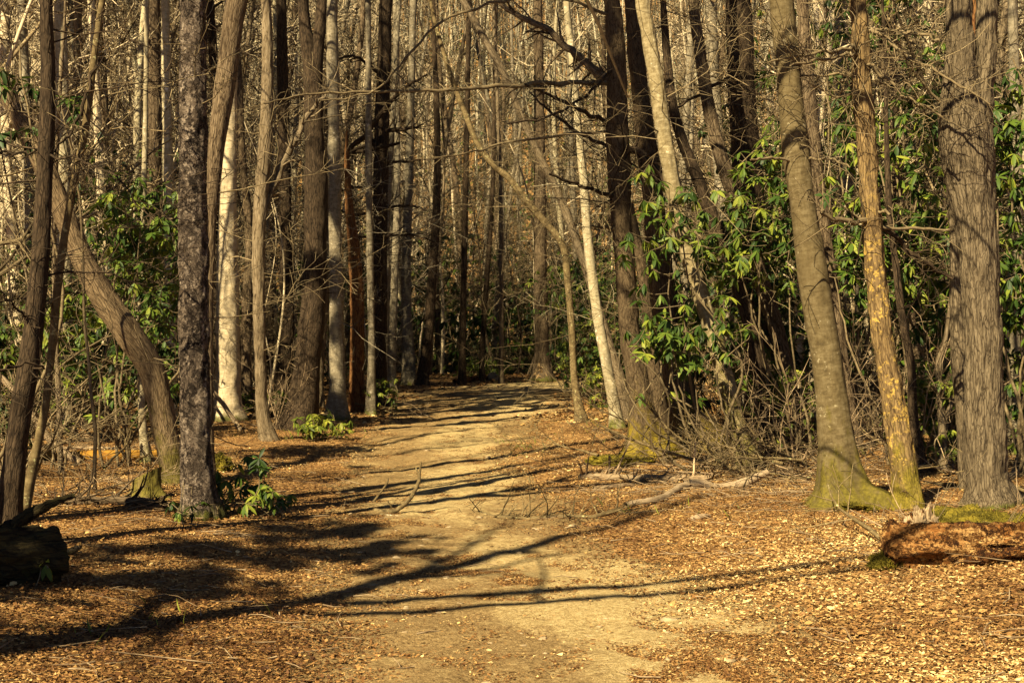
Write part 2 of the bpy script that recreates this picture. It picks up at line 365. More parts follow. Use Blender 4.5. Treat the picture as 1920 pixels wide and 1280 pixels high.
def trunk(mb, P, R, sides, fine, ztop, rough, flare, seed, off=0.0):
    """trunk skin along P with radii R: bark relief, root flare"""
    n = max(40, len(P)*8); C = catmull(np.hstack([P, np.asarray(R)[:, None]]), n)
    L = np.concatenate([[0], np.cumsum(np.linalg.norm(np.diff(C[:, :3], axis=0), axis=1))])
    ss, s = [0.0], 0.0
    while s < L[-1]:
        z = np.interp(s, L, C[:, 2]); s += fine if z < ztop else .5; ss.append(min(s, L[-1]))
    ss = np.array(ss)
    C = np.stack([np.interp(ss, L, C[:, k]) for k in range(4)], 1)
    a = np.arange(sides)*2*math.pi/sides
    zb = C[:, 2]-C[0, 2]-.3
    r0 = np.maximum(C[:, 3], .004)[:, None]
    A = a[None]; S = ss[:, None]
    lob = np.cos(A*4+seed)*.5 + np.cos(A*3-seed*2.1)*.5 + .4*np.cos(A*7+seed*1.3)
    fl = np.exp(-np.maximum(zb, 0)/(.10+.55*r0[0]))[:, None]*flare
    rr = r0*(1+fl*(.75+.55*lob))
    kx = np.cos(A)*r0; ky = np.sin(A)*r0
    rr = rr + rough*fbm(kx/.035+seed, ky/.035, S/.16, 4, .6)*np.minimum(1, r0/.08) + r0*.09*fbm(kx/r0[0]*.8+seed, ky/r0[0]*.8, S/.5, 3)
    mb.tube(C[:, :3], np.maximum(rr, .003), sides, off=off-.3)
    return C

def twigs_along(mb, P, R, r, step=.22, ln=(.25, .8), lvl=1):
    L = np.linalg.norm(np.diff(P, axis=0), axis=1)
    for i in range(len(P)-1):
        for k in range(max(1, int(L[i]/step))):
            t = r.uniform(); q = P[i]+(P[i+1]-P[i])*t; tt = unit(P[i+1]-P[i])
            a = math.radians(r.uniform(30, 75)); side = unit(np.cross(tt, rvec(r)))
            grow(mb, q, tt*math.cos(a)+side*math.sin(a), r.uniform(*ln), max(.0028, R[i]*.4), lvl, r, .03, .3, 5, (3, 3))

HERO_PX = []
def hero(label, pts, kind, Ht=17, dd=None, branches=(), ncrown=11, nlow=10, seed=1, rough=.008, flare=.45, fork=None, lean=0.0, cat='tree', top_cut=False, name='bare_tree', low=(1.2, 5.0), group=None, lowlen=(.4, 1.5), stubs=False):
    r = np.random.default_rng(seed)
    g = ground_at(pts[0][0], pts[0][1]); d = g[1] if dd is None else dd
    base = np.array((( pts[0][0]-960)/F*d, d, h1((pts[0][0]-960)/F*d, d)))
    P = [at(x, y, d) for x, y, w_ in pts]; R = [w_/2/F*d for x, y, w_ in pts]
    if lean:
        for p in P: p_ = p.copy(); k = 1+lean*(p[2]-base[2])/d; p[:] = (p[0]*k, p[1]*k, CAM_Z+(p[2]-CAM_Z)*k)
    P[0][2] = base[2]
    P.insert(0, P[0]-np.array((0, 0, .3))); R.insert(0, R[0])
    ztop = P[-1][2]+.6
    if not top_cut:
        dr = unit(P[-1]-P[-2]); rl = R[-1]; z0 = P[-1][2]; q = P[-1].copy()
        n_up = max(2, int((Ht-z0)/1.3))
        for k in range(n_up):
            dr = unit(dr*.8 + np.array((0, 0, .25)) + r.normal(size=3)*.05); q = q+dr*1.3
            P.append(q.copy()); R.append(max(rl*(1-.88*(k+1)/n_up), .012))
    P = np.array(P)-base; R = np.array(R)
    e = empty(name, base, label, cat, group)
    mb = MB(); sides = 64 if R[1] > .2 and d < 21 else 40 if R[1] > .12 else 24 if R[1] > .06 else 14
    C = trunk(mb, P, R, sides, .028 if d < 21 else .06, ztop-base[2], rough*(1 if R[1] > .1 else .5), flare, seed)
    if fork is not None:                       # a second stem that belongs to the same tree
        fp = np.array([at(x, y, d) for x, y, w_ in fork])-base; fr = np.array([w_/2/F*d for x, y, w_ in fork])
        if not top_cut and fp[-1][2] > P[:, 2].max()*.25:
            dv = unit(fp[-1]-fp[-2]); q = fp[-1]
            for k in range(5):
                q = q+unit(dv*.7+np.array((0, 0, .4)))*1.4; fp = np.vstack([fp, q]); fr = np.append(fr, fr[len(fork)-1]*(1-.17*(k+1)))
        trunk(mb, fp, fr, max(14, sides*2//3), .035 if d < 21 else .07, ztop-base[2], rough, 0, seed+3, off=3.0)
    mats = [BK[kind], BK['rot']]
    mb.build('trunk', mats, e)
    mt = BK[kind if kind in ('dark', 'birch', 'grey') else 'twig']
    for b in branches:
        bp, dz, tw = b[0], b[1], b[2]
        nn = len(bp); dep = d + np.linspace(0, dz, nn)
        Q = np.array([at(x, y, dd_) for (x, y, w_), dd_ in zip(bp, dep)])-base
        rr = np.array([max(w_*1.08/2/F*d, .003) for x, y, w_ in bp])
        CC = catmull(np.hstack([Q, rr[:, None]]), nn*4)
        CC[1:, :3] += r.normal(size=(len(CC)-1, 3))*.012
        bm = MB(); bm.tube(CC[:, :3], np.maximum(CC[:, 3], .0026), 7 if rr[0] > .02 else 5, off=9.0)
        if tw: twigs_along(bm, CC[:, :3], CC[:, 3], r, tw)
        bm.build('branch', BK[b[3]] if len(b) > 3 else mt, e)
    cm = MB(); any_ = False
    Hh = P[-1][2]
    if not top_cut:
        z1 = max(ztop-base[2]+.2, Hh*.3)
        for k in range(ncrown):
            z = r.uniform(z1, Hh*.97); i = int(np.argmin(np.abs(C[:, 2]-z))); a = r.uniform(0, 2*math.pi)
            grow(cm, C[i, :3], (math.cos(a), math.sin(a), r.uniform(.2, .9)), r.uniform(1.6, 4.2)*(1.2-.6*z/Hh), max(C[i, 3]*.45, .02), 2, r, .06, .22, 6, (6, 5)); any_ = True
    for k in range(int(nlow*1.5)):
        z = r.uniform(low[0], min(low[1], Hh*.9)); i = int(np.argmin(np.abs(C[:, 2]-z))); a = r.uniform(0, 2*math.pi)
        grow(cm, C[i, :3]+np.array((math.cos(a), math.sin(a), 0))*C[i, 3]*.6, (math.cos(a), math.sin(a), r.uniform(-.25, .5)), r.uniform(*lowlen), r.uniform(.005, .011), 1 if stubs else 2, r, .0, .3, 6, (4, 4)); any_ = True
    if any_: cm.build('crown', mt, e)
    HERO_PX.append((pts[min(1, len(pts)-1)][0], d, base))
    return e

# near trees on the left
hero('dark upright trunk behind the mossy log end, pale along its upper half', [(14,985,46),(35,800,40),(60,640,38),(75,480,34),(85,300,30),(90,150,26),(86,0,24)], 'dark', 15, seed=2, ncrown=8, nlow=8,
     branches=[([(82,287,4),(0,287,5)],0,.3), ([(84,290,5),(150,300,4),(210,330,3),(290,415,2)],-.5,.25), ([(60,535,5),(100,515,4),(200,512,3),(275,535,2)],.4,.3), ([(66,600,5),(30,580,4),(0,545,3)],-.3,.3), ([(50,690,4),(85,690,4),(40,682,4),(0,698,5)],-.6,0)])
hero('slim grey-green leaning stem crossing before the dark upright trunk', [(44,968,22),(70,835,17),(85,760,16),(97,660,15),(107,550,15),(120,450,15),(142,325,14),(160,240,14),(175,120,13),(192,0,12)], 'mossbranch', 9, seed=3, ncrown=5, nlow=7, flare=.25,
     branches=[([(175,115,7),(165,165,6),(150,220,6),(128,256,5),(104,282,4)],-.2,.3,'dark')])
hero('curved grey trunk with a mossy foot leaning away to the left', [(331,908,50),(325,880,42),(310,810,46),(285,695,50),(240,625,48),(195,560,46),(150,475,44),(120,400,40),(85,320,38),(55,260,36),(25,200,34),(0,150,32),(-60,40,30)], 'moss', 13, seed=4, ncrown=6, nlow=3, flare=.2)
hero('straight dark pine with scaly purple-brown bark beside the path', [(374,970,74),(372,925,62),(368,850,58),(364,700,54),(362,400,54),(362,200,52),(362,0,46)], 'plate', 19, seed=5, ncrown=10, nlow=2, rough=.016, flare=.28, name='pine_tree')
hero('twin stems fused together rising just behind the scaly pine', [(388,905,30),(390,640,18),(394,450,20),(403,300,29),(419,180,36),(435,60,40),(446,0,42)], 'furrow', 17, seed=6, ncrown=8, nlow=3, rough=.006)
hero('thick smooth pale tan trunk standing past the scaly pine', [(428,786,58),(427,740,48),(427,640,44),(427,500,40),(428,300,31),(432,100,27),(434,0,25)], 'pale', 18, seed=7, nlow=7, lowlen=(.6, 2.2), flare=.3)
hero('grey-brown trunk with one limb forking up to the right, dead stump at its foot', [(502,825,30),(492,770,24),(486,600,22),(485,450,25),(495,300,28),(502,150,22),(498,0,18)], 'tan', 16, seed=8, nlow=9, lowlen=(.6, 2.2),
     branches=[([(494,400,12),(512,350,14),(540,290,12),(565,235,10),(590,200,8),(612,175,6)],.6,.3,'tan')])
hero('slender brown stem bowing left between the pale trunk and the forking trunk', [(463,772,22),(462,600,20),(468,450,17),(455,300,14),(448,150,12),(440,0,10)], 'furrow', 15, seed=9, nlow=4)
hero('dark straight trunk close against the big black-shadowed trunk', [(525,792,36),(534,690,29),(538,560,28),(536,450,24),(533,300,22),(530,150,21),(527,0,18)], 'dark', 18, dd=29.5, seed=10, nlow=4)
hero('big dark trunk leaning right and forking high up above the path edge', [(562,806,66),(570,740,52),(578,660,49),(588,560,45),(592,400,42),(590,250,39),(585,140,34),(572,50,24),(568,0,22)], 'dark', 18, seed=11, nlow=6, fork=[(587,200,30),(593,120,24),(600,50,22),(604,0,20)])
hero('mottled grey straight trunk with a dark shadowed upper half', [(631,787,38),(632,730,31),(632,640,27),(629,450,25),(625,200,22),(622,0,20)], 'grey', 18, seed=12, nlow=12, lowlen=(.6, 2.2))
hero('reddish rotten snag with a broken top between the grey trunks', [(668,772,28),(670,600,26),(665,480,24),(656,400,16),(651,310,11),(650,245,3)], 'red', 8, seed=13, nlow=7, top_cut=True, cat='dead tree', name='dead_snag')
hero('black dead hemlock trunk bristling with bare side stubs', [(708,760,34),(711,600,29),(713,400,28),(717,200,27),(722,60,24),(724,0,23)], 'dark', 19, seed=14, nlow=30, low=(.6, 9), lowlen=(.7, 2.4), name='hemlock_tree',
     branches=[([(712,140,6),(670,108,5),(632,110,3)],-.8,.4), ([(712,275,8),(690,255,9),(730,195,8),(760,165,6),(800,140,3)],-1.2,.4), ([(705,265,4),(645,288,9),(690,250,8)],-.9,0), ([(718,245,9),(755,243,7),(795,234,3)],-.8,.5), ([(645,290,8),(700,280,7),(760,266,4)],-.9,.4), ([(712,400,5),(660,402,5),(640,395,3)],-1,.3), ([(716,390,5),(770,385,4),(800,395,2)],-1,.3), ([(712,440,4),(650,445,4),(610,430,2)],-1,.3), ([(712,445,5),(770,440,4),(830,460,2)],-.8,.3), ([(714,300,6),(760,305,4),(790,300,2)],-.9,.4), ([(716,350,5),(660,352,4),(636,360,3)],-.9,.4), ([(712,510,5),(670,525,4),(640,520,2)],-.9,.4)])
hero('thin blotched grey stem in front of the black dead hemlock', [(695,778,20),(697,660,14),(694,500,13),(691,300,12),(690,0,10)], 'grey', 14, seed=15, nlow=4)
hero('thin dark stem hugging the far side of the black dead hemlock', [(717,752,16),(722,600,14),(726,400,12),(735,250,10),(748,0,8)], 'grey', 14, seed=16, nlow=4)
hero('white-flecked thin birch pole between the leaning mossy trunk and the slim stem', [(276,868,20),(268,800,15),(264,700,13),(265,520,12),(270,350,10),(274,150,9),(276,0,8)], 'birch', 13, seed=17, nlow=3)
hero('pale blotched trunk deep behind the slim grey-green stem', [(124,815,32),(122,600,28),(119,300,26),(112,0,22)], 'birch', 18, seed=18, nlow=4)
hero('pale trunk in the woods tight behind the scaly pine', [(320,795,26),(320,600,21),(316,350,20),(312,150,17),(310,0,15)], 'birch', 18, seed=19, nlow=4)
hero('dark trunk deep in the woods between two pale birches', [(288,790,28),(289,500,25),(290,250,24),(288,0,22)], 'furrow', 18, seed=20, nlow=4)

# trees round the far end of the path
hero('upright grey trunk at the far bend with a dark foot', [(768,722,28),(763,600,20),(762,480,18),(768,300,15),(775,0,12)], 'grey', 17, seed=21, nlow=10, lowlen=(.6, 2.2))
hero('dark trunk curving right beside the upright grey trunk at the bend', [(790,722,24),(802,640,19),(810,520,17),(818,400,15),(820,250,12),(815,100,9),(812,0,8)], 'dark', 15, seed=22, nlow=10, lowlen=(.6, 2.2))
hero('black slim trunk standing alone on the far bank of the path', [(866,722,15),(868,600,12),(872,400,11),(876,200,10),(880,0,9)], 'dark', 15, seed=23, nlow=10, lowlen=(.6, 2.2))
hero('stout grey trunk facing the far end of the path', [(1018,713,38),(1016,650,27),(1013,500,25),(1012,300,21),(1010,100,18),(1009,0,16)], 'furrow', 18, seed=24, nlow=5)
hero('long brown trunk arching left over the path from behind the white birch', [(1176,788,24),(1160,700,20),(1140,640,18),(1108,530,17),(1080,450,16),(1050,370,15),(1015,300,14),(985,235,13),(945,140,13),(895,50,12),(858,-20,11)], 'tan', 10, seed=25, nlow=8, ncrown=4, lowlen=(.6, 2))
hero('thin pale-footed tree whose dark top bows left across the path', [(1090,790,20),(1078,720,14),(1072,620,13),(1065,530,13),(1055,460,14),(1020,415,14),(985,375,13),(955,335,13),(925,310,12),(895,270,11),(875,220,11),(855,170,10),(835,110,9),(815,40,7),(800,-30,6)], 'mossbranch', 9, seed=26, nlow=14, ncrown=3, lowlen=(.6, 2))
hero('white patched birch leaning slightly left at the path edge', [(1158,802,26),(1150,750,21),(1135,670,20),(1120,585,19),(1105,475,18),(1095,350,16),(1087,275,15),(1077,165,14),(1072,100,13),(1062,0,12)], 'birch', 14, seed=27, nlow=6)

# near trees on the right
hero('tall grey-brown trunk with a yellow mossy foot and long bare limbs over the path', [(1215,857,86),(1207,800,56),(1200,735,44),(1182,635,38),(1172,500,37),(1164,400,39),(1159,275,44),(1157,150,40),(1152,50,34),(1147,0,31)], 'base', 18, seed=28, nlow=6, flare=.75, lowlen=(.8, 2.2),
     branches=[([(1145,158,9),(1060,155,8),(960,159,7),(860,168,6),(760,172,5),(660,173,4),(560,180,3),(490,195,2)],-2.5,.3), ([(1150,235,8),(1085,205,7),(1025,175,5),(985,160,3)],-.8,.35,'dark'), ([(1150,280,7),(1090,252,6),(1040,215,5),(995,175,3)],.8,.4,'dark'),
               ([(1152,160,19),(1105,122,15),(1070,95,14),(1020,55,12),(960,22,10),(910,-15,9)],1.5,.8,'furrow'), ([(1150,245,5),(960,267,4),(870,290,3),(775,298,2)],-2,.35), ([(1160,375,8),(1100,350,6),(1030,328,4)],-.8,.5,'dark'), ([(1165,430,5),(1130,426,5),(1108,424,3)],-.5,.4),
               ([(1148,30,6),(1050,-2,5),(945,2,5),(830,40,4),(760,110,4),(700,170,3),(600,192,2)],-2,.3), ([(1160,300,10),(1195,280,12),(1240,330,10),(1262,372,8)],-.9,.6,'dark'),
               ([(1156,120,6),(1100,180,5),(1040,215,4),(950,235,3)],-1.5,.4,'dark')],
     fork=[(1248,853,52),(1238,790,34),(1228,700,28),(1215,600,22),(1200,480,18),(1180,380,14)])
hero('massive dark brown trunk flaring wide above yellow moss behind the limbed trunk', [(1305,845,104),(1296,800,76),(1282,760,62),(1265,680,53),(1250,600,50),(1236,480,46),(1222,350,40),(1206,220,34),(1192,100,28),(1184,0,26)], 'base', 18, seed=29, nlow=13, low=(2.2, 7.0), lowlen=(.8, 2.6), flare=.75)
hero('mottled birch with white spots sweeping down right to a mossy crooked foot', [(1410,880,52),(1396,840,40),(1380,795,34),(1362,720,33),(1340,640,32),(1310,540,31),(1283,450,31),(1262,350,30),(1245,250,29),(1230,150,28),(1213,50,27),(1204,0,26)], 'spotted', 16, seed=30, nlow=13, low=(2.2, 7.0), lowlen=(.8, 2.6), flare=.3)
hero('dark leaning trunk crossing behind the rhododendron leaves', [(1440,800,30),(1415,650,26),(1385,540,24),(1345,430,24),(1310,340,22),(1280,265,20),(1262,200,18),(1250,100,15),(1243,0,13)], 'dark', 14, dd=19.3, seed=31, nlow=13, low=(2.2, 7.0), lowlen=(.8, 2.6))
hero('grey leaning trunk just left of the massive black trunk', [(1500,760,34),(1462,640,30),(1430,540,29),(1400,440,28),(1370,350,27),(1345,270,25),(1325,180,24),(1310,80,22),(1300,0,20)], 'furrow', 15, dd=20.0, seed=32, nlow=13, low=(2.2, 7.0), lowlen=(.8, 2.6))
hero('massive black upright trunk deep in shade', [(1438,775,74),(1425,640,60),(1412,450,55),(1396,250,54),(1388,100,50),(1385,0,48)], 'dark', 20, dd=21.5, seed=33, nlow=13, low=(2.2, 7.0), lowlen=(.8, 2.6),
     branches=[([(1405,128,7),(1350,155,6),(1300,185,5),(1255,210,3)],-2,.25)])
hero('mottled olive trunk on a broad mossy foot, banded by curved shadows', [(1580,944,112),(1576,915,84),(1571,870,72),(1565,800,62),(1552,680,58),(1537,600,57),(1520,480,53),(1505,380,49),(1492,280,52),(1482,180,48),(1473,80,47),(1466,0,46)], 'smooth', 18, seed=34, nlow=2, flare=.7, rough=.004,
     branches=[([(1500,305,6),(1450,296,5),(1405,301,4)],-.4,0), ([(1492,300,5),(1540,298,5),(1594,311,3)],-.3,0)])
hero('grey stem rising close behind the mottled olive trunk', [(1600,850,36),(1568,620,30),(1540,400,28),(1518,200,26),(1508,60,22),(1504,0,21)], 'furrow', 16, seed=35, nlow=4)
hero('cracked brown trunk crusted with orange lichen below and snapped limbs above', [(1702,952,58),(1695,885,50),(1676,760,42),(1655,635,37),(1642,520,35),(1633,400,36),(1625,275,35),(1616,150,35),(1612,60,32),(1609,0,30)], 'lichen', 14, seed=36, nlow=0, rough=.014, flare=.2,
     branches=[([(1617,52,7),(1660,70,6),(1690,95,6),(1740,125,5),(1790,155,4),(1855,195,3)],-.7,.5), ([(1630,56,6),(1660,58,6),(1720,62,6),(1767,77,5)],-.3,.7), ([(1630,155,5),(1665,156,5),(1702,150,3)],-.2,0), ([(1612,88,6),(1590,92,6),(1510,102,5),(1440,117,3)],-.5,.4), ([(1614,100,6),(1590,104,5),(1530,113,5),(1478,124,3)],-.6,.5),
               ([(1618,142,5),(1595,142,5),(1525,142,4),(1483,148,3)],.4,.5), ([(1622,170,6),(1595,177,5),(1555,176,4),(1518,156,3)],-.3,.5), ([(1620,120,6),(1640,130,6),(1690,175,5),(1730,200,5),(1770,218,3)],-.5,.5), ([(1635,416,10),(1590,412,9),(1535,400,6)],-.3,.6), ([(1640,398,6),(1668,397,5)],-.2,0), ([(1640,432,7),(1720,428,6),(1800,433,5)],.3,.7), ([(1645,425,8),(1680,442,9),(1715,482,9),(1785,520,7)],.4,.7,'dark')])
hero('broad ridged trunk that splits in two around an orange seam', [(1856,948,92),(1850,900,74),(1847,830,76),(1845,720,70),(1843,610,66),(1836,500,68),(1828,400,75),(1812,275,92),(1803,190,78),(1801,90,52),(1800,0,46)], 'ash', 18, seed=37, nlow=0, rough=.016, flare=.35,
     fork=[(1818,330,56),(1832,255,52),(1842,180,40),(1848,90,38),(1850,0,36)])
_o = [o for o in bpy.data.objects if o.get('label', '').startswith('broad ridged trunk that')][0]
_q = [at(x, y, 14.1-.05-dz)-np.array(_o.location) for x, y, dz in ((1827,-30,.09),(1827,60,.10),(1828,130,.13),(1825,200,.17),(1826,240,.2))]
mb = MB(); _c = catmull(np.array(_q), 40); mb.tube(_c, .030*np.sin(np.linspace(.5, 3.0, 40))+.002, 8); mb.build('torn_seam', BK['red'], _o)
hero('low side stem pressed against the broad splitting trunk', [(1822,850,40),(1808,740,40),(1800,650,36),(1794,560,26),(1790,480,18),(1784,380,11),(1779,300,7)], 'ash', 6.5, dd=14.15, seed=38, nlow=0, ncrown=3, flare=.1)
hero('dark straight trunk in the shade between lichen trunk and broad splitting trunk', [(1726,815,32),(1703,600,28),(1682,400,28),(1669,200,30),(1662,0,28)], 'furrow', 17, seed=39, nlow=6)
hero('dark slim crooked stem close past the lichen trunk', [(1728,884,24),(1713,780,18),(1708,680,16),(1692,600,15),(1680,500,13),(1668,400,12),(1662,250,9),(1660,100,7)], 'dark', 8, seed=40, nlow=7, ncrown=3)
hero('small brown stem forking low before the rhododendron thicket', [(1768,884,18),(1766,785,15),(1760,685,12),(1772,640,9),(1782,560,6),(1790,480,4)], 'tan', 4.5, seed=41, nlow=8, ncrown=2, low=(.6, 2.6), lowlen=(.3, .9), fork=[(1766,800,11),(1785,750,10),(1792,690,8),(1800,600,5),(1806,520,3)])
hero('pale dead stem with stripped bark behind the olive trunk', [(1590,760,16),(1588,640,14),(1580,570,15),(1572,500,11),(1562,420,7)], 'peeled', 5, seed=42, nlow=4, top_cut=True, flare=.1, cat='dead tree', name='dead_snag')
for k, (px, by, wd, kd, tx, lb) in enumerate([
    (1905, 850, 26, 'grey', 1898, 'grey trunk at the thicket beyond the broad splitting trunk'),
    (1760, 760, 24, 'pale', 1740, 'pale trunk far behind the lichen trunk limbs'),
    (1545, 770, 20, 'tan', 1590, 'tan trunk leaning right behind the olive trunk'),
    (1240, 745, 18, 'grey', 1300, 'grey slim trunk leaning right behind the spotted birch'),
    (60, 800, 26, 'grey', 40, 'broad grey trunk behind the dark upright trunk'),
    (200, 775, 20, 'pale', 170, 'pale straight trunk behind the leaning mossy trunk'),
    (600, 765, 16, 'tan', 628, 'narrow tan trunk between the big dark trunk and the mottled trunk'),
    (940, 718, 9, 'tan', 925, 'fine tan pole over the far end of the path'),
    (905, 715, 10, 'dark', 930, 'fine dark pole leaning right over the far path end'),
    (735, 735, 15, 'grey', 742, 'grey trunk lit past the black dead hemlock')]):
    hero(lb, [(px, by, wd*1.2), (px, by-80, wd), ((px+tx)/2+6, by/2, wd*.85), (tx, 0, wd*.65)], kd, 17, seed=60+k, nlow=6)

# trees beside and behind the camera: only their shadows reach the picture
def offtree(x, y, Ht, R0, seed, label, tilt=(0, 0), ncrown=12, z0=.3, ln=(1.5, 3.5), limbs=(), leafy=0):
    r = np.random.default_rng(seed); b = np.array((x, y, h1(x, y)))
    e = empty('bare_tree' if not leafy else 'evergreen_tree', b, label, 'tree', 'trees standing outside the picture')
    n = 9; t = np.linspace(0, 1, n)
    P = np.stack([tilt[0]*t*Ht+.15*np.sin(t*5+seed), tilt[1]*t*Ht+.12*np.cos(t*4), t*Ht], 1); P[0, 2] = -.3
    R = R0*(1-.85*t)
    mb = MB(); C = trunk(mb, P, R, 16, .25, Ht, .008, .4, seed); mb.build('trunk', BK['furrow'], e)
    cm = MB()
    for k in range(ncrown):
        z = r.uniform(z0*Ht, Ht*.97); i = int(np.argmin(np.abs(C[:, 2]-z))); a = r.uniform(0, 2*math.pi)
        grow(cm, C[i, :3], (math.cos(a), math.sin(a), r.uniform(.1, .8)), r.uniform(*ln), max(C[i, 3]*.5, .02), 2, r, .05, .22, 6, (5, 5))
    for (z, dx, dy, dz, L, rr) in limbs:
        i = int(np.argmin(np.abs(C[:, 2]-z))); grow(cm, C[i, :3], (dx, dy, dz), L, rr, 1, r, .0, .06, 7, (3, 4))
    if cm.n: cm.build('crown', BK['twig'], e)
    if leafy:
        Vv = np.vstack(cm.v); pp = Vv[r.integers(0, len(Vv), leafy)]; LEAFY.append((e, pp, seed))
LEAFY = []
def back(gx_, gy_, s): return gx_-SH[0]*s, gy_-SH[1]*s
x_, y_ = back(-2.54, 7.05, 6.0)
offtree(x_, y_, 12.5, .24, 101, 'thick forked tree beside the camera casting the long shadow over the path', ncrown=12, z0=.35, ln=(1.4, 3.2), limbs=[(7.0, .98, .12, .03, 8.6, .075), (6.4, .97, .2, .02, 8.8, .065)])
x_, y_ = back(-2.9, 9.2, 7.0)
offtree(x_, y_, 9.0, .10, 102, 'bushy tree out of view shading the mossy log', ncrown=20, z0=.35, ln=(.8, 1.7), leafy=300)
x_, y_ = back(-3.4, 8.2, 6.5)
offtree(x_, y_, 8.0, .09, 103, 'second bushy tree out of view shading the mossy log', ncrown=18, z0=.35, ln=(.8, 1.6), leafy=150)
offtree(-3.95, 9.5, 12.5, .12, 104, 'tall tree out of view whose limbs band the olive trunk with shadow', ncrown=6, z0=.7, ln=(.8, 1.8),
        limbs=[(5.75, .99, .14, .0, 7.4, .085), (6.25, .99, .12, .0, 7.4, .09), (6.9, .99, .15, .0, 7.2, .085), (7.8, .99, .11, .0, 7.4, .085)])
for k, (x, y, Ht, z0) in enumerate([(-9.3, 17.6, 17, .5), (-9.9, 22.6, 19, .72), (-11.2, 28.4, 19, .5), (-4.9, 10.4, 17.5, .70)]):
    offtree(x, y, Ht, .15, 150+k, 'slim evergreen tree left of the view, darkening the trunks by the path', ncrown=18, z0=z0, ln=(.8, 1.7), leafy=900)
for k, (x, y, Ht) in enumerate([(-18, 30, 18), (-12.5, 24, 15), (-21, 38, 18), (-16, 35, 16), (-24, 46, 18)]):
    offtree(x, y, Ht, .16, 130+k, 'evergreen tree left of the view, shading the woods', ncrown=22, z0=.35, ln=(1.2, 2.8), leafy=800)
for k, (x, y, Ht) in enumerate([(-9, 9, 17), (-11, 4, 18), (-13, 13, 18), (-15, 8, 18)]):
    offtree(x, y, Ht, .15, 110+k, 'tall bare tree left of the view, its shadow crossing the litter', ncrown=8, z0=.45)

# ------------------------------------------------------------------ woodland trees further back
VAR = []
def bg_variant(kind, R0, Ht, seed, z0=.1, ncr=27, bend=.8, words=''):
    r = np.random.default_rng(seed)
    e = empty('woodland_tree', (0, 0, -500))
    n = 10; t = np.linspace(0, 1, n)
    P = np.stack([bend*np.sin(t*r.uniform(2, 6)+r.uniform(0, 6))*t*1.4, bend*np.sin(t*r.uniform(2, 5)+r.uniform(0, 6))*t, t*Ht], 1); P[0, 2] = -.4
    R = R0*(1-.8*t**1.1)
    mb = MB(); C = trunk(mb, P, R, 12, .22, Ht, .008, .4, seed); mb.build('trunk', BK[kind], e)
    cm = MB()
    for k in range(ncr):
        z = Ht*(z0+(.97-z0)*r.uniform()**.9); i = int(np.argmin(np.abs(C[:, 2]-z))); a = r.uniform(0, 2*math.pi)
        grow(cm, C[i, :3], (math.cos(a), math.sin(a), r.uniform(.1, 1.0)), r.uniform(1.2, 3.6)*(1.2-.55*z/Ht), max(min(C[i, 3]*.36, .028), .010), 2, r, .07, .3, 7, (5, 5), rmin=.0065)
    cm.build('crown', BK['twig' if kind not in ('pale', 'birch') else 'pale'], e)
    return e
KW = {'pale': 'pale tan bare tree', 'grey': 'grey bare tree', 'birch': 'whitish bare birch', 'dark': 'dark bare tree', 'tan': 'brown bare tree', 'furrow': 'rough-barked bare tree'}
for k, (kd, R0, Ht) in enumerate([('pale',.10,17),('grey',.13,19),('birch',.09,16),('dark',.13,18),('tan',.11,17),('furrow',.17,20),('pale',.07,14),('tan',.07,14),('grey',.16,20),('birch',.12,18)]):
    VAR.append((kd, bg_variant(kd, R0, Ht, 200+k)))
placed = [(h[2][0], h[2][1]) for h in HERO_PX]
r = np.random.default_rng(77)
WOOD = []
def in_the_way(x, y, px):
    """stands before one of the well lit trunks, or between it and the sun"""
    for hx, hy, pl, ph in ((-5.85, 29.4, 395, 458), (-3.9, 26, 545, 612), (-3.2, 26.8, 612, 652), (-4.3, 23, 470, 510)):
        if y < hy and pl < px < ph: return True
        k = (hy-y)/.84
        if 0 < k < 11 and abs(x-(hx-.54*k)) < .9: return True
    return False
def clear(x, y, md):
    return all((x-a)**2+(y-b)**2 > md*md for a, b in placed)
first = {id(v[1]): True for v in VAR}
for (y0, y1, num, md, cd) in ((19, 32, 26, 1.3, 4.0), (31, 52, 74, 1.3, 4.2), (52, 80, 92, 1.4, 2), (80, 112, 46, 1.4, 0)):
    got = tries = 0
    while got < num and tries < 6000:
        tries += 1
        y = r.uniform(y0, y1); x = r.uniform(-1, 1)*(.37*y+1.0)
        px = 960+x/y*F
        if float(path_u([x], [y])[0])*1.6 < cd: continue
        if y < 50 and 730 < px < 1100 and y < 44: continue
        if y < 30 and abs(x) < .15*y: continue
        if not clear(x, y, md) or in_the_way(x, y, px): continue
        k = int(r.choice(10, p=[.14,.10,.11,.13,.11,.12,.09,.08,.06,.06])); kd, v = VAR[k]
        o = v if first[id(v)] else copy_tree(v)
        first[id(v)] = False
        s = r.uniform(.8, 1.25); o.location = (x, y, h1(x, y)); o.rotation_euler = (0, 0, r.uniform(0, 6.28)); o.scale = (s, s, s*r.uniform(.9, 1.1))
        tag(o, None, 'tree', 'bare trees in the woods behind'); placed.append((x, y)); WOOD.append((o, KW[kd], px, y)); got += 1

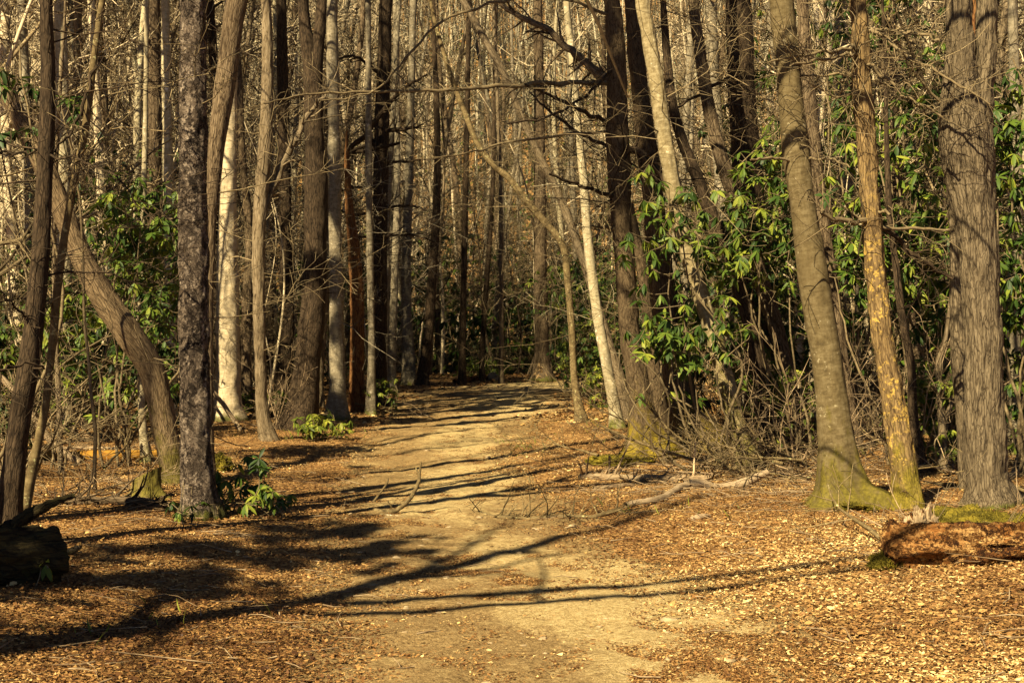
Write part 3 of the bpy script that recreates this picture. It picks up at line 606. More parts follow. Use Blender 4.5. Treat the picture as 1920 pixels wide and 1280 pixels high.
got = tries = 0                           # more pale trunks in the left of the wood
while got < 24 and tries < 4000:
    tries += 1
    y = r.uniform(25, 48); px = r.uniform(-20, 700); x = (px-960)/F*y
    if float(path_u([x], [y])[0])*1.6 < 4 or not clear(x, y, 1.0) or in_the_way(x, y, px): continue
    k = int(r.choice([0, 2, 6, 9])); kd, v = VAR[k]; o = v if first[id(v)] else copy_tree(v); first[id(v)] = False
    s = r.uniform(.8, 1.2); o.location = (x, y, h1(x, y)); o.rotation_euler = (r.normal()*.03, r.normal()*.03, r.uniform(0, 6.28)); o.scale = (s, s, s)
    tag(o, None, 'tree', 'bare trees in the woods behind'); placed.append((x, y)); WOOD.append((o, KW[kd], px, y)); got += 1
# saplings of the understorey
SAP = []
def sapling(seed, kind, Ht, R0):
    r = np.random.default_rng(seed); e = empty('sapling', (0, 0, -500)); n = 9; t = np.linspace(0, 1, n)
    P = np.stack([(.35+.05*Ht)*np.sin(t*r.uniform(2, 5)+r.uniform(0, 6))*t*1.5, (.3+.04*Ht)*np.sin(t*4+seed)*t, t*Ht], 1); P[0, 2] = -.1
    R = R0*(1-.8*t); mb = MB(); mb.tube(catmull(P, 30), np.interp(np.linspace(0, 1, 30), t, R), 7); mb.build('trunk', BK[kind], e)
    cm = MB()
    for k in range(int(Ht*3.2)):
        tt = r.uniform(.15, 1); q = np.array([np.interp(tt, t, P[:, c]) for c in range(3)]); a = r.uniform(0, 6.28)
        grow(cm, q, (math.cos(a), math.sin(a), r.uniform(.1, .9)), r.uniform(.5, 1.6)*(1.15-.5*tt), max(R0*(1-.8*tt)*.5, .004), 2, r, .04, .3, 5, (5, 4), rmin=.0032)
    cm.build('crown', BK['twig'], e); return e
SW_ = {'tan': 'thin brown bare sapling', 'pale': 'thin pale bare sapling', 'grey': 'thin grey bare sapling'}
SV = [('tan', sapling(300, 'tan', 6, .03)), ('pale', sapling(301, 'pale', 7.5, .035)), ('grey', sapling(302, 'grey', 5, .025)), ('tan', sapling(303, 'tan', 8, .04)), ('pale', sapling(304, 'pale', 4.5, .02))]
fs = set(); got = 0
while got < 85:
    y = r.uniform(15, 46); x = r.uniform(-1, 1)*(.37*y+.5); px = 960+x/y*F
    if float(path_u([x], [y])[0]) < 2.2 or (700 < px < 1110 and y < 42) or (y < 22 and (430 < px < 1900 or 120 < px < 350)) or not clear(x, y, .5) or in_the_way(x, y, px): continue
    k = int(r.integers(5)); kd, v = SV[k]; o = v if k not in fs else copy_tree(v); fs.add(k)
    s = r.uniform(.75, 1.25); o.location = (x, y, h1(x, y)); o.rotation_euler = (r.uniform(-.12, .12), r.uniform(-.12, .12), r.uniform(0, 6.28)); o.scale = (s, s, s)
    tag(o, None, 'sapling', 'bare saplings of the understorey'); SAP.append((o, SW_[kd], px, y)); got += 1

DK = [('dark', sapling(310, 'dark', 7, .04)), ('tan', sapling(311, 'tan', 9, .05)), ('dark', sapling(312, 'furrow', 6, .035)), ('pale', sapling(313, 'pale', 8, .04))]
SW_['dark'] = 'thin dark arching sapling'; fs = set(); got = 0
while got < 62:
    y = r.uniform(46.5, 78); px = r.uniform(690, 1130); x = (px-960)/F*y
    if float(path_u([x], [y])[0]) < 1.3: continue
    k = int(r.integers(4)); kd, v = DK[k]; o = v if k not in fs else copy_tree(v); fs.add(k)
    s = r.uniform(.8, 1.5); o.location = (x, y, h1(x, y)); o.rotation_euler = (r.normal()*.16, r.normal()*.16, r.uniform(0, 6.28)); o.scale = (s, s, s)
    tag(o, None, 'sapling', 'bare saplings of the understorey'); SAP.append((o, SW_[kd], px, y)); got += 1
# the far wood on the hillside: one mass
mb = MB(); r = np.random.default_rng(88)
for k in range(1300):
    y = 105+150*r.uniform()**1.1; x = r.uniform(-1, 1)*(.38*y+4); b = np.array((x, y, h1(x, y)-.3)); Ht = r.uniform(12, 20); R0 = r.uniform(.08, .22)
    n = 5; t = np.linspace(0, 1, n)
    P = b+np.stack([r.normal()*1.6*t+r.uniform(.1, .9)*np.sin(r.uniform(2, 6)*t+k), r.normal()*1.0*t, t*Ht], 1)
    tn = r.uniform()**1.5
    mb.tube(P, R0*(1-.75*t), 5, tone=tn, off=k*3.3)
    for j in range(6):
        tt = r.uniform(.2, 1); q = b+(P[-1]-b)*tt; a = r.uniform(0, 6.28)
        grow(mb, q, (math.cos(a), math.sin(a), r.uniform(.3, 1.1)), r.uniform(1.5, 4), .035, 1, r, .06, .25, 4, (5,), rmin=.018)
for k in range(1100):
    y = 52+110*r.uniform(); x = r.uniform(-1, 1)*(.38*y+3)
    if float(path_u([x], [y])[0]) < 1.6: continue
    b = np.array((x, y, h1(x, y)-.2)); Ht = r.uniform(3, 9); n = 5; t = np.linspace(0, 1, n); lx, ly = r.normal(size=2)*.9
    mb.tube(b+np.stack([lx*t*t+.2*np.sin(5*t+k), ly*t*t, t*Ht], 1), r.uniform(.018, .045)*(1-.7*t), 3, tone=r.uniform()**1.6, off=k*1.7)
m = NT('far_bark'); t_ = m.attr('tone').outputs['Fac']
M_FAR = m.bsdf(m.ramp(m.math('ADD', m.math('MULTIPLY', t_, .7), m.math('MULTIPLY', m.noise(m.attr('bc').outputs['Vector'], 2.5, 4), .4)), [(.25, (.010,.008,.004)), (.52, (.075,.06,.03)), (.9, (.46,.40,.25))]), .9)
tag(mb.build('far_woods', M_FAR), 'distant mass of bare trees covering the hillside', 'woods', kind='stuff')

# ------------------------------------------------------------------ leaves
def leaf_arrays(base, dirv, nrm_, L, W, curve, fold):
    """lanceolate leaves: 4 stations x (left, mid, right)"""
    N = len(base); side = np.cross(dirv, nrm_); side /= np.linalg.norm(side, axis=1)[:, None]+1e-9
    nn = np.cross(side, dirv)
    ts = np.array([0, .33, .68, 1.0]); ws = np.array([.12, .9, .85, .04])
    V = np.zeros((N, 4, 3, 3))
    for i in range(4):
        c = base + dirv*(L*ts[i])[:, None] - nn*(curve*L*ts[i]**2)[:, None]
        for j, sg in enumerate((-1, 0, 1)):
            V[:, i, j] = c + side*(sg*W*.5*ws[i])[:, None] + nn*(abs(sg)*fold*W*ws[i])[:, None]
    q = []
    for i in range(3):
        for j in range(2): q.append((i*3+j, i*3+j+1, i*3+j+4, i*3+j+3))
    Q = (np.array(q)[None]+np.arange(N)[:, None, None]*12).reshape(-1, 4)
    return V.reshape(-1, 3), Q
def whorls(mb, C, AX, r, L=(.10, .17), n=(6, 10), tone=(.1, 1.0), droop=(.1, 1.0), ratio=.29):
    B, D, NR, LL, TT = [], [], [], [], []
    for c, ax in zip(C, AX):
        m = int(r.integers(*n)); a0 = r.uniform(0, 6.28); dr = r.uniform(*droop); tw = r.uniform(*tone)
        u = unit(np.cross(ax, (.3, .8, .5))); v = np.cross(ax, u)
        for k in range(m):
            a = a0+k*2*math.pi/m+r.normal()*.25; rad = u*math.cos(a)+v*math.sin(a)
            d = unit(rad*math.cos(dr)+ax*(.25*math.cos(dr)) - np.array((0, 0, 1))*math.sin(dr)*r.uniform(.6, 1.2) + r.normal(size=3)*.15)
            B.append(c); D.append(d); NR.append(unit(ax+rad*.3+r.normal(size=3)*.15)); LL.append(r.uniform(*L)); TT.append(np.clip(tw+r.normal()*.14, 0, 1))
    B, D, NR, LL, TT = map(np.array, (B, D, NR, LL, TT))
    V, Q = leaf_arrays(B, D, NR, LL, LL*ratio*r.uniform(.8, 1.2, len(LL)), r.uniform(.05, .35, len(LL)), .12)
    mb.add(V, Q, tone=np.repeat(TT, 12))

for e_, pp, sd_ in LEAFY:
    r_ = np.random.default_rng(sd_); fm = MB(); whorls(fm, pp, [np.array((0, 0, 1.0))]*len(pp), r_, (.16, .26), ratio=.38); fm.build('foliage', M_RH, e_)
def rhodo(label, base_px, box, d=None, nw=120, seed=1, L=(.11, .185), nst=6, tone=(.0, .95), depth=None, mat=None, droop=(.25, 1.25), name='rhododendron_bush', cat='bush', clump=.55):
    """evergreen bush: box is (x0, y0, x1, y1) in photograph pixels at its distance"""
    r = np.random.default_rng(seed); nw = int(nw*1.45) if nw > 60 else nw
    g = ground_at(*base_px); d = g[1] if d is None else d
    base = np.array(((base_px[0]-960)/F*d, d, h1((base_px[0]-960)/F*d, d)))
    x0, z1 = (box[0]-960)/F*d, CAM_Z+(640-box[1])/F*d; x1, z0 = (box[2]-960)/F*d, CAM_Z+(640-box[3])/F*d
    dep = depth if depth is not None else max(.5, .6*(x1-x0))
    z0 = max(z0, base[2]+.08); z1 = max(z1, z0+.12)
    e = empty(name, base, label, cat, 'evergreen bushes among the trunks')
    lo, hi = np.array((x0, d-dep/2, z0)), np.array((x1, d+dep/2, z1))
    ctr = [r.uniform(lo, hi) for _ in range(max(4, int(nw/14)))]
    W_ = []
    while len(W_) < nw:
        if r.uniform() < clump: p = ctr[int(r.integers(len(ctr)))] + r.normal(size=3)*np.array((.22, .22, .17))*min(1.0, (x1-x0)/1.2)
        else: p = r.uniform(lo, hi)
        u = (p-(lo+hi)/2)/((hi-lo)/2+1e-6)
        if u[0]**2+u[1]**2+u[2]**2*.8 < 1.5 and p[2] > base[2]+.06: W_.append(p)
    W_ = np.array(W_)
    st = MB(); nodes = []
    for k in range(nst):
        tgt = ctr[k % len(ctr)] if k < len(ctr) else W_[int(r.integers(nw))]
        b0 = base + np.array((r.normal()*.12, r.normal()*.12, -.08))
        mid = (b0+tgt)/2 + np.array((r.normal()*.25, r.normal()*.25, -.1*(z1-base[2])*.5))
        pts = catmull(np.array([b0, (b0+mid)/2+r.normal(size=3)*.08, mid, (mid+tgt)/2+r.normal(size=3)*.12, tgt]), 18)
        pts[1:] += r.normal(size=(17, 3))*.012
        rr = max(.006, .011*(z1-base[2])**.5)
        st.tube(pts-base, rr*(1-.65*np.linspace(0, 1, 18)), 6, off=k*3.); nodes.append(pts[4:])
    nodes = np.vstack(nodes)
    AX = []
    for p in W_:
        dd_ = np.linalg.norm(nodes-p, axis=1)+np.maximum(nodes[:, 2]-p[2], 0)*1.5; q = nodes[int(dd_.argmin())]
        m_ = (p+q)/2+np.array((r.normal()*.05, r.normal()*.05, -.12*np.linalg.norm(p-q)))
        st.tube(catmull(np.array([q, m_, p]), 6)-base, np.linspace(.006, .0035, 6), 4, off=float(r.uniform(1, 30)))
        ax = unit(unit(p-q)*.5+np.array((0, 0, .9))+r.normal(size=3)*.25+np.array((-SH[0], -SH[1], 0))*.25); AX.append(ax)
        if r.uniform() < .5: nodes = np.vstack([nodes, p[None]])
    st.build('stem', BK['twig'], e)
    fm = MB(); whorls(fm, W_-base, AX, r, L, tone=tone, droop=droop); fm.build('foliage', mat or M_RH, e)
    return e
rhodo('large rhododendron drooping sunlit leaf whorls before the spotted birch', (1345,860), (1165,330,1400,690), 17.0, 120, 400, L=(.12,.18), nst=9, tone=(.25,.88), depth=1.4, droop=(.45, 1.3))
rhodo('low sprig of rhododendron leaves hanging beside the massive brown trunk', (1262,868), (1190,600,1290,740), 17.6, 22, 401, L=(.12,.18), nst=3, tone=(.5,1.0), depth=.6)
rhodo('shaded rhododendron behind the spotted birch', (1450,800), (1250,420,1500,760), 20.5, 230, 402, nst=8)
rhodo('rhododendron with high leaves between the black trunk and the olive trunk', (1500,830), (1370,260,1500,520), 18.5, 95, 403, L=(.13,.2), nst=6, tone=(.2,.95), depth=1.2)
rhodo('dark rhododendron filling the gap behind the lichen trunk', (1690,860), (1560,180,1790,560), 17.5, 190, 404, L=(.13,.2), nst=10, depth=1.6, tone=(.2,1.0))
rhodo('dense rhododendron behind the broad splitting trunk', (1780,850), (1650,380,1800,800), 17.5, 170, 405, nst=8, tone=(.15,.95), depth=1.4)
rhodo('tall rhododendron climbing beyond the splitting trunk at the edge of view', (1915,900), (1850,120,2010,640), 16.2, 240, 406, L=(.12,.19), nst=9, tone=(.2,1.0), depth=1.6)
rhodo('low rhododendron under the tall one at the edge of view', (1930,890), (1870,560,2020,840), 16.8, 90, 407, nst=6, depth=1.2)
rhodo('high shaded rhododendron deep behind the lichen trunk', (1610,790), (1540,-40,1760,300), 21.5, 150, 408, nst=8, depth=2)
rhodo('thin rhododendron deep behind the olive trunk', (1560,790), (1480,420,1620,740), 21.0, 110, 409, nst=6, depth=1.5)
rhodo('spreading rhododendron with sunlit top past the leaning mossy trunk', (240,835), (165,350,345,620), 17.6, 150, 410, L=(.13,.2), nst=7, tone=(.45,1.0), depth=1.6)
rhodo('wide shaded rhododendron thicket behind the white-flecked birch pole', (200,815), (60,520,340,790), 22.0, 300, 411, nst=10, depth=2.4)
rhodo('rhododendron in the shade behind the dark upright trunk', (30,850), (-40,600,70,830), 18.5, 110, 412, nst=6, depth=1.2)
rhodo('yellowish drooping rhododendron by the slim grey-green stem', (105,850), (85,520,160,700), 17.5, 34, 413, L=(.14,.2), tone=(.7,1.0), nst=4, depth=.6, droop=(.7,1.2))
rhodo('few rhododendron leaves high in the branches over the dark upright trunk', (-60,930), (-10,80,75,260), 12.9, 14, 414, nst=3, depth=.5, tone=(.1,.6))
rhodo('rhododendron screening the far bend past the path end', (1090,735), (1045,490,1135,720), 36.0, 200, 415, L=(.12,.2), nst=9, depth=2.5)
rhodo('high rhododendron spray over the stout grey trunk', (1075,735), (980,505,1065,600), 37.0, 40, 430, nst=3, depth=.8)
rhodo('small leaf cluster hanging over the slim grey-green stem', (190,905), (115,160,175,215), 14.5, 5, 416, nst=1, depth=.3, tone=(.1,.6))
rhodo('rounded rhododendron at the foot of the white patched birch', (1120,775), (1090,690,1150,770), 30.5, 70, 417, mat=M_LIGHT, L=(.08,.13), depth=1.0)
rhodo('light green low shrub at the foot of the big dark trunk', (600,826), (560,775,660,822), None, 46, 418, mat=M_LIGHT, L=(.10,.17), nst=5, tone=(.3,1), depth=.7)
rhodo('light green bushy shrub between the pale trunk and the big dark trunk', (500,800), (440,735,560,795), 27.5, 70, 419, mat=M_LIGHT, L=(.08,.14), nst=6, depth=1.0)
rhodo('green shrub below the thin blotched grey stem', (715,785), (690,705,745,785), 29.0, 60, 420, mat=M_LIGHT, L=(.08,.13), nst=5, depth=.9)
rhodo('young rhododendron seedling at the path side of the scaly pine', (440,985), (405,850,500,975), 12.9, 30, 421, L=(.09,.14), nst=5, tone=(.25,.95), depth=.5)
rhodo('trailing rhododendron sprig reaching from the pine toward the path', (480,985), (470,920,556,985), 12.8, 16, 422, L=(.08,.12), nst=3, tone=(.3,.95), depth=.35)
rhodo('tiny rhododendron seedling in the litter before the scaly pine', (360,1005), (310,965,395,1005), 12.0, 9, 423, L=(.06,.10), nst=3, depth=.3)
rhodo('tiny green sprig by the cut end of the mossy log', (75,1098), (55,1075,95,1095), None, 3, 424, L=(.08,.11), nst=1, mat=M_LIGHT, depth=.15)
rhodo('rhododendron low behind the brush pile by the olive trunk', (1460,850), (1400,700,1530,840), 19.2, 90, 425, nst=6, mat=M_LIGHT, L=(.06,.1), depth=1.2)
rhodo('small bright rhododendron behind the small forking stem', (1740,850), (1715,690,1800,840), 16.8, 46, 426, nst=5, tone=(.4,1), depth=.8)
rhodo('pale dry beech sprig at the foot of the stout grey trunk', (1010,716), (1003,680,1022,712), 40.5, 10, 427, nst=3, mat=M_PALELEAF, L=(.09,.13), depth=.4)
rhodo('dark evergreen bush behind the stout grey trunk', (1070,716), (1045,600,1190,716), 44.0, 200, 428, nst=8, depth=2.0)
rhodo('scrubby evergreen low past the upright grey trunk', (880,716), (820,670,960,716), 47.0, 70, 429, nst=6, mat=M_LIGHT, depth=1.5, tone=(0,.6))

# evergreen thickets between the trunks further back: copies of three bushes
TV = []
for k in range(3):
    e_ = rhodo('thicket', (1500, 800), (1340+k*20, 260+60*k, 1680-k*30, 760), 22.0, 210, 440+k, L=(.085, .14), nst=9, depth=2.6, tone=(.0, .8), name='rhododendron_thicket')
    TV.append(e_)
THK = []; r = np.random.default_rng(97); fs = set()
for (pxl, pxh, yl, yh, num, slo, shi) in ((1240, 1950, 23, 38, 15, .9, 1.6), (1500, 1960, 24, 32, 6, 1.5, 2.0), (-40, 330, 23, 36, 10, .7, 1.3), (1070, 1200, 40, 55, 5, .8, 1.3), (300, 720, 36, 52, 7, .6, 1.2)):
    for _ in range(num):
        px, y = r.uniform(pxl, pxh), r.uniform(yl, yh); x = (px-960)/F*y; k = int(r.integers(3))
        if y < 40 and 1230 < px < 1450 and r.uniform() < .8: px = r.uniform(1600, 1930); x = (px-960)/F*y
        if in_the_way(x, y, px): continue
        o = TV[k] if k not in fs else copy_tree(TV[k]); fs.add(k); s_ = r.uniform(slo, shi)
        o.location = (x, y, h1(x, y)-.05); o.rotation_euler = (0, 0, r.uniform(0, 6.28)); o.scale = (s_*.9, s_*.9, s_)
        tag(o, None, 'bush', 'evergreen thickets between the trunks'); THK.append((o, 'dark evergreen thicket', px, y))
# evergreen undergrowth of the far wood: one mass
r = np.random.default_rng(95); mb = MB(); C_ = []
for k in range(2400):
    y = 50+150*r.uniform()**1.3; x = r.uniform(-1, 1)*(.38*y+3)
    if float(path_u([x], [y])[0]) < 1.5: continue
    hh = r.uniform(.6, 4.2)*(1+y/200); ww = r.uniform(.6, 2.0)
    for _ in range(16): C_.append((x+r.normal()*ww*.5, y+r.normal()*ww*.5, h1(x, y)+hh*r.uniform()**.8))
whorls(mb, np.array(C_), [np.array((0, 0, 1.0))]*len(C_), r, (.22, .42), (4, 7), (0., .75), (.2, 1.2), .4)
tag(mb.build('undergrowth', M_RH), 'dark evergreen undergrowth spread through the distant woods', 'undergrowth', kind='stuff')
# ------------------------------------------------------------------ bare twiggy shrubs
SHV = []
for k in range(4):
    rr_ = np.random.default_rng(500+k); e = empty('twiggy_shrub', (0, 0, -500)); mb = MB()
    for j in range(10):
        a = rr_.uniform(0, 6.28); grow(mb, (rr_.normal()*.08, rr_.normal()*.08, -.05), (math.cos(a)*.6, math.sin(a)*.6, rr_.uniform(.6, 1.4)), rr_.uniform(.8, 1.9), rr_.uniform(.006, .013), 2, rr_, .03, .32, 7, (5, 4), rmin=.003)
    mb.build('stem', BK['twig' if k % 2 else 'deadwood'], e); SHV.append(e)
SHR = []; fs = set(); got = 0; r = np.random.default_rng(91)
while got < 140:
    y = r.uniform(15.5, 58) if got < 100 else r.uniform(47, 75); x = r.uniform(-1, 1)*(.37*y+.5); px = 960+x/y*F
    if float(path_u([x], [y])[0]) < (1.9 if y < 44 else 1.2) or (y < 21 and (430 < px < 1440 or 150 < px < 340)): continue
    k = int(r.integers(4)); o = SHV[k] if k not in fs else copy_tree(SHV[k]); fs.add(k); s = r.uniform(.7, 1.5)
    o.location = (x, y, h1(x, y)); o.rotation_euler = (0, 0, r.uniform(0, 6.28)); o.scale = (s, s, s*r.uniform(.7, 1.2))
    tag(o, None, 'shrub', 'bare twiggy shrubs'); SHR.append((o, 'bare tangled twiggy shrub', px, y)); got += 1

# ------------------------------------------------------------------ fallen wood
def fallen(label, pts, kind, seed=1, tw=0, name='fallen_branch', cat='branch', side=(), rough=0.0, k=9, cap=False):
    """pts: (px, py, width, rise): rise None = on the ground, else at the distance of the point before"""
    r = np.random.default_rng(seed); P, R = [], []; d = None
    for (x, y, w_, up) in pts:
        if up is None: g = ground_at(x, y); d = g[1]; rad = w_/2/F*d; g[2] += rad*.75; P.append(g)
        else: P.append(at(x, y, d+up)); rad = w_/2/F*d
        R.append(max(rad, .003))
    P = np.array(P); base = P[0].copy(); base[2] = h1(base[0], base[1])
    e = empty(name, base, label, cat)
    CC = catmull(np.hstack([P-base, np.array(R)[:, None]]), len(P)*7)
    CC[1:-1, :3] += r.normal(size=(len(CC)-2, 3))*np.minimum(.10*CC[1:-1, 3:4], .006)
    mb = MB()
    rr = CC[:, 3]
    if rough:
        a = np.arange(k)*2*math.pi/k; rr = rr[:, None]*(1+rough*fbm(np.cos(a)[None]*1.7+seed, np.sin(a)[None]*1.7, np.arange(len(CC))[:, None]*.45, 4, .6))
    mb.tube(CC[:, :3], np.maximum(rr, .0026), k, cap=cap); mb.build('stem', [BK[kind], BK['peeled']], e)
    if tw:
        tm = MB(); twigs_along(tm, CC[:, :3], CC[:, 3], r, tw, (.15, .5)); tm.build('twig', BK[kind], e)
    for s in side:
        SPt, SR = [], []; dd_ = None
        for (x, y, w_, up) in s:
            if dd_ is None: dd_ = ground_at(x, y)[1] if up is None else d+up
            SPt.append(at(x, y, dd_ + (up or 0))); SR.append(max(w_/2/F*dd_, .003))
        SC = catmull(np.hstack([np.array(SPt)-base, np.array(SR)[:, None]]), len(s)*5)
        tm = MB(); tm.tube(SC[:, :3], SC[:, 3], 5); tm.build('twig', BK[kind], e)
    return e
fallen('crooked dead branch on the path with one twig curving upright', [(690,955,5,None),(705,962,11,None),(722,966,12,None),(745,955,9,0),(770,932,8,0),(784,905,7,0),(787,885,5,0),(790,866,3,0)], 'mossbranch', 1, 0,
       side=[[(697,945,6,None),(712,925,4,0),(726,905,4,0),(728,895,2,0)], [(786,893,4,0),(780,876,3,0)], [(690,950,6,None),(660,950,4,0),(620,946,3,0),(580,950,2,0)], [(735,952,3,0),(727,938,2,0)], [(765,940,3,0),(790,938,2,0),(812,933,2,0)]])
fallen('pale lichened stick lying across the path under the crooked branch', [(672,972,6,None),(715,970,7,None),(770,974,7,None),(838,976,6,None)], 'birch', 2)
fallen('long mossy stick lying over the sandy edge of the path', [(868,962,5,None),(895,965,9,None),(930,974,10,None),(1000,976,9,None),(1060,972,9,None),(1110,972,8,None),(1160,962,13,None)], 'mossbranch', 3, .6)
fallen('straight weathered log, yellowish with broken stubs, beside the mossy-footed trunks', [(1088,899,12,None),(1130,900,15,None),(1180,902,15,None),(1260,904,16,None),(1330,905,17,None)], 'deadwood', 4, .7, side=[[(1142,898,5,None),(1143,870,5,0),(1143,854,5,0)], [(1142,872,4,None),(1136,862,3,0)]], rough=.12)
fallen('bent pale peeled limb resting across the weathered log', [(1172,952,13,None),(1240,940,16,None),(1285,917,17,None),(1315,906,17,0),(1350,914,17,0),(1400,902,16,0),(1440,884,13,0)], 'peeled', 5, rough=.06)
fallen('short weathered stick in front of the weathered log', [(1112,919,8,None),(1150,916,9,None),(1200,910,6,None)], 'deadwood', 6)
fallen('short broken pale piece of wood in the litter', [(1290,976,4,None),(1310,974,13,None),(1332,970,6,None)], 'peeled', 7)
fallen('dead pole lying from the mossy log to the scaly pine', [(96,952,12,None),(130,947,14,None),(180,938,16,0),(250,939,15,0),(310,944,12,0),(345,950,9,0)], 'furrow', 8, .5)
fallen('thick mossy limb rising off the mossy log', [(-20,1025,34,None),(20,990,30,0),(60,962,24,0),(100,942,16,0),(140,928,9,.1)], 'logdark', 9)
fallen('bright orange rotten log lying across the floor behind the leaning trunk', [(-30,862,17,None),(60,862,18,None),(130,862,21,None),(220,862,22,None),(320,860,20,None),(345,860,18,None)], 'orangelog', 10, name='fallen_log', cat='log', rough=.07, k=14, cap=True)
fallen('grey dead pole behind the bright orange log', [(110,843,7,None),(180,843,8,None),(240,846,6,None)], 'deadwood', 11, .5)
fallen('pale broken pole slanting down behind the dark upright trunk', [(150,872,13,None),(122,850,13,0),(95,826,12,0),(60,778,12,0),(20,725,12,0),(-20,690,11,0)], 'peeled', 12)
fallen('pale pole propped against the thick pale tan trunk', [(450,808,9,None),(440,790,9,0),(420,760,9,0),(400,735,8,0)], 'peeled', 13)
fallen('slim pole leaning through the rhododendron toward the mossy leaning trunk', [(340,735,6,1.0),(330,680,6,0),(285,622,7,0),(250,555,5,0),(228,500,4,0),(212,465,3,0)] if False else [(352,800,7,None),(330,690,6,0),(285,622,7,0),(250,555,5,0),(228,500,4,0),(212,465,3,0)], 'deadwood', 14)
fallen('brown log at the far end of the path', [(852,718,9,None),(880,715,11,None),(918,711,10,None)], 'rot', 15, name='fallen_log', cat='log', k=10, rough=.1)
fallen('pale pole lying half hidden past the broad splitting trunk', [(1880,905,10,None),(1905,893,14,None),(1960,888,14,None)], 'peeled', 16)
fallen('long arched bare limb bowing over the weathered log', [(1100,850,3,None),(1180,850,5,-.3),(1260,848,6,-.2),(1330,870,8,-.1),(1420,889,9,0)] if False else [(1430,892,9,None),(1330,868,7,0),(1262,850,6,0),(1180,822,5,0),(1120,795,4,0)], 'mossbranch', 17, .5)
fallen('thin springy bare limb slanting down to the brush pile', [(1445,900,7,None),(1400,905,6,-.1),(1330,850,5,-.1),(1265,815,5,-.1),(1215,760,4,-.1),(1180,725,3,-.1)], 'mossbranch', 18, .5)

# brush: loose fallen branches copied
BV = []
for k in range(5):
    rr_ = np.random.default_rng(600+k); e = empty('fallen_branch', (0, 0, -500)); mb = MB()
    grow(mb, (0, 0, .02), (1, 0, .05), rr_.uniform(1.0, 2.0), rr_.uniform(.010, .024), 2, rr_, .012, .16, 8, (6, 4), rmin=.003, spread=(25, 60))
    mb.build('stem', BK[['deadwood', 'twig', 'mossbranch', 'deadwood', 'furrow'][k]], e); BV.append(e)
BRW = ['weathered tan fallen branch', 'thin brown fallen branch', 'lichened fallen branch', 'twiggy tan fallen branch', 'rough dark fallen branch']
BRU = []; fs = set(); r = np.random.default_rng(93)
def brush(cx, cy, sx, sy, num, up=.18):
    for _ in range(num):
        px, py = r.normal(cx, sx), r.normal(cy, sy)
        if py < 735: py = 745
        g = ground_at(px, py); k = int(r.integers(5)); o = BV[k] if k not in fs else copy_tree(BV[k]); fs.add(k); s = r.uniform(.55, 1.1)
        o.location = g+np.array((0, 0, .02+abs(r.normal())*up*.4)); o.rotation_euler = (r.uniform(0, 6.28), r.normal()*up-.04, r.uniform(0, 6.28)); o.scale = (s, s, s)
        tag(o, None, 'branch', 'fallen branches on the forest floor'); BRU.append((o, BRW[k], px, g[1]))
brush(1490, 870, 45, 22, 34, .3); brush(1380, 900, 60, 14, 12, .15); brush(1400, 850, 60, 25, 16); brush(1650, 860, 60, 35, 20); brush(1760, 915, 60, 15, 12); brush(1890, 910, 40, 40, 12)
brush(180, 850, 90, 25, 18); brush(190, 930, 70, 20, 10, .12); brush(1200, 885, 60, 15, 3); brush(1130, 800, 40, 20, 6); brush(700, 790, 50, 15, 6); brush(1830, 1045, 70, 8, 7, .08); brush(450, 815, 50, 20, 6); brush(1300, 840, 60, 20, 4)

# rotten red log in the foreground
def big_log(label, ends, rad, kind, seed, name, rough, cap_mat, chunk=None, moss_caps=()):
    a_, b_ = (ground_at(*ends[0]), ground_at(*ends[1]))
    ra = rad/2/F*a_[1]; base = a_.copy()
    e = empty(name, base, label, 'log')
    P = np.array([a_+(b_-a_)*t for t in np.linspace(0, 1, 60)])-base
    P[:, 2] = np.interp(np.linspace(0, 1, 60), [0, 1], [0, b_[2]-a_[2]])+ra*.86
    k = 56; a = np.arange(k)*2*math.pi/k; S = np.linspace(0, np.linalg.norm(b_-a_), 60)[:, None]
    rr = ra*(1+rough*(fbm(np.cos(a)[None]*1.6+seed, np.sin(a)[None]*1.6, S/.35, 5, .6)) - .5*rough*np.abs(fbm(np.cos(a)[None]*4+seed, np.sin(a)[None]*4, S/.8, 3)))
    if kind == 'rot': rr[:5] *= np.array((.66, .80, .93, 1.04, 1.05))[:, None]*(1+.16*fbm(np.cos(a)[None]*3+2, np.sin(a)[None]*3, np.arange(5)[:, None]*.6, 3)); rr *= (1+.12*np.sin(S*4+.5))
    mb = MB(); mb.tube(P, np.maximum(rr, ra*.35), k); mb.build('trunk', BK[kind], e)
    # end face: cut or rotted disc, slightly dished and ragged
    ax = unit(P[0]-P[1]); ref = np.eye(3)[int(np.argmin(np.abs(P[-1]-P[0])))]
    T = unit(P[1]-P[0]); U = unit(np.cross(T, ref)); W = np.cross(T, U)
    rings = np.linspace(1, .02, 9); V = []
    for i, q in enumerate(rings):
        rad_ = rr[0]*q; dz = (1-q**2)*ra*.02 + (0 if i == 0 else 1)*rough*ra*.25*fbm(np.cos(a)*q*4+seed, np.sin(a)*q*4, 1.0, 4)
        V.append(P[0]+U*np.cos(a)[:, None]*rad_[:, None]+W*np.sin(a)[:, None]*rad_[:, None]+ax*dz[:, None])
    V = np.vstack(V); i = (np.arange(8)[:, None]*k); j = np.arange(k)[None]; j2 = (j+1) % k
    mb = MB(); mb.add(V, np.stack([i+j2, i+j, i+k+j, i+k+j2], 2).reshape(-1, 4), bc=V, tone=.4); mb.build('end_face', BK[cap_mat], e)
    return e, base, ra
e, b, ra = big_log('crumbling red-brown rotten log before the broad splitting trunk', ((1656,1060),(1990,1052)), 82, 'rot', 3, 'rotten_log', .32, 'red')
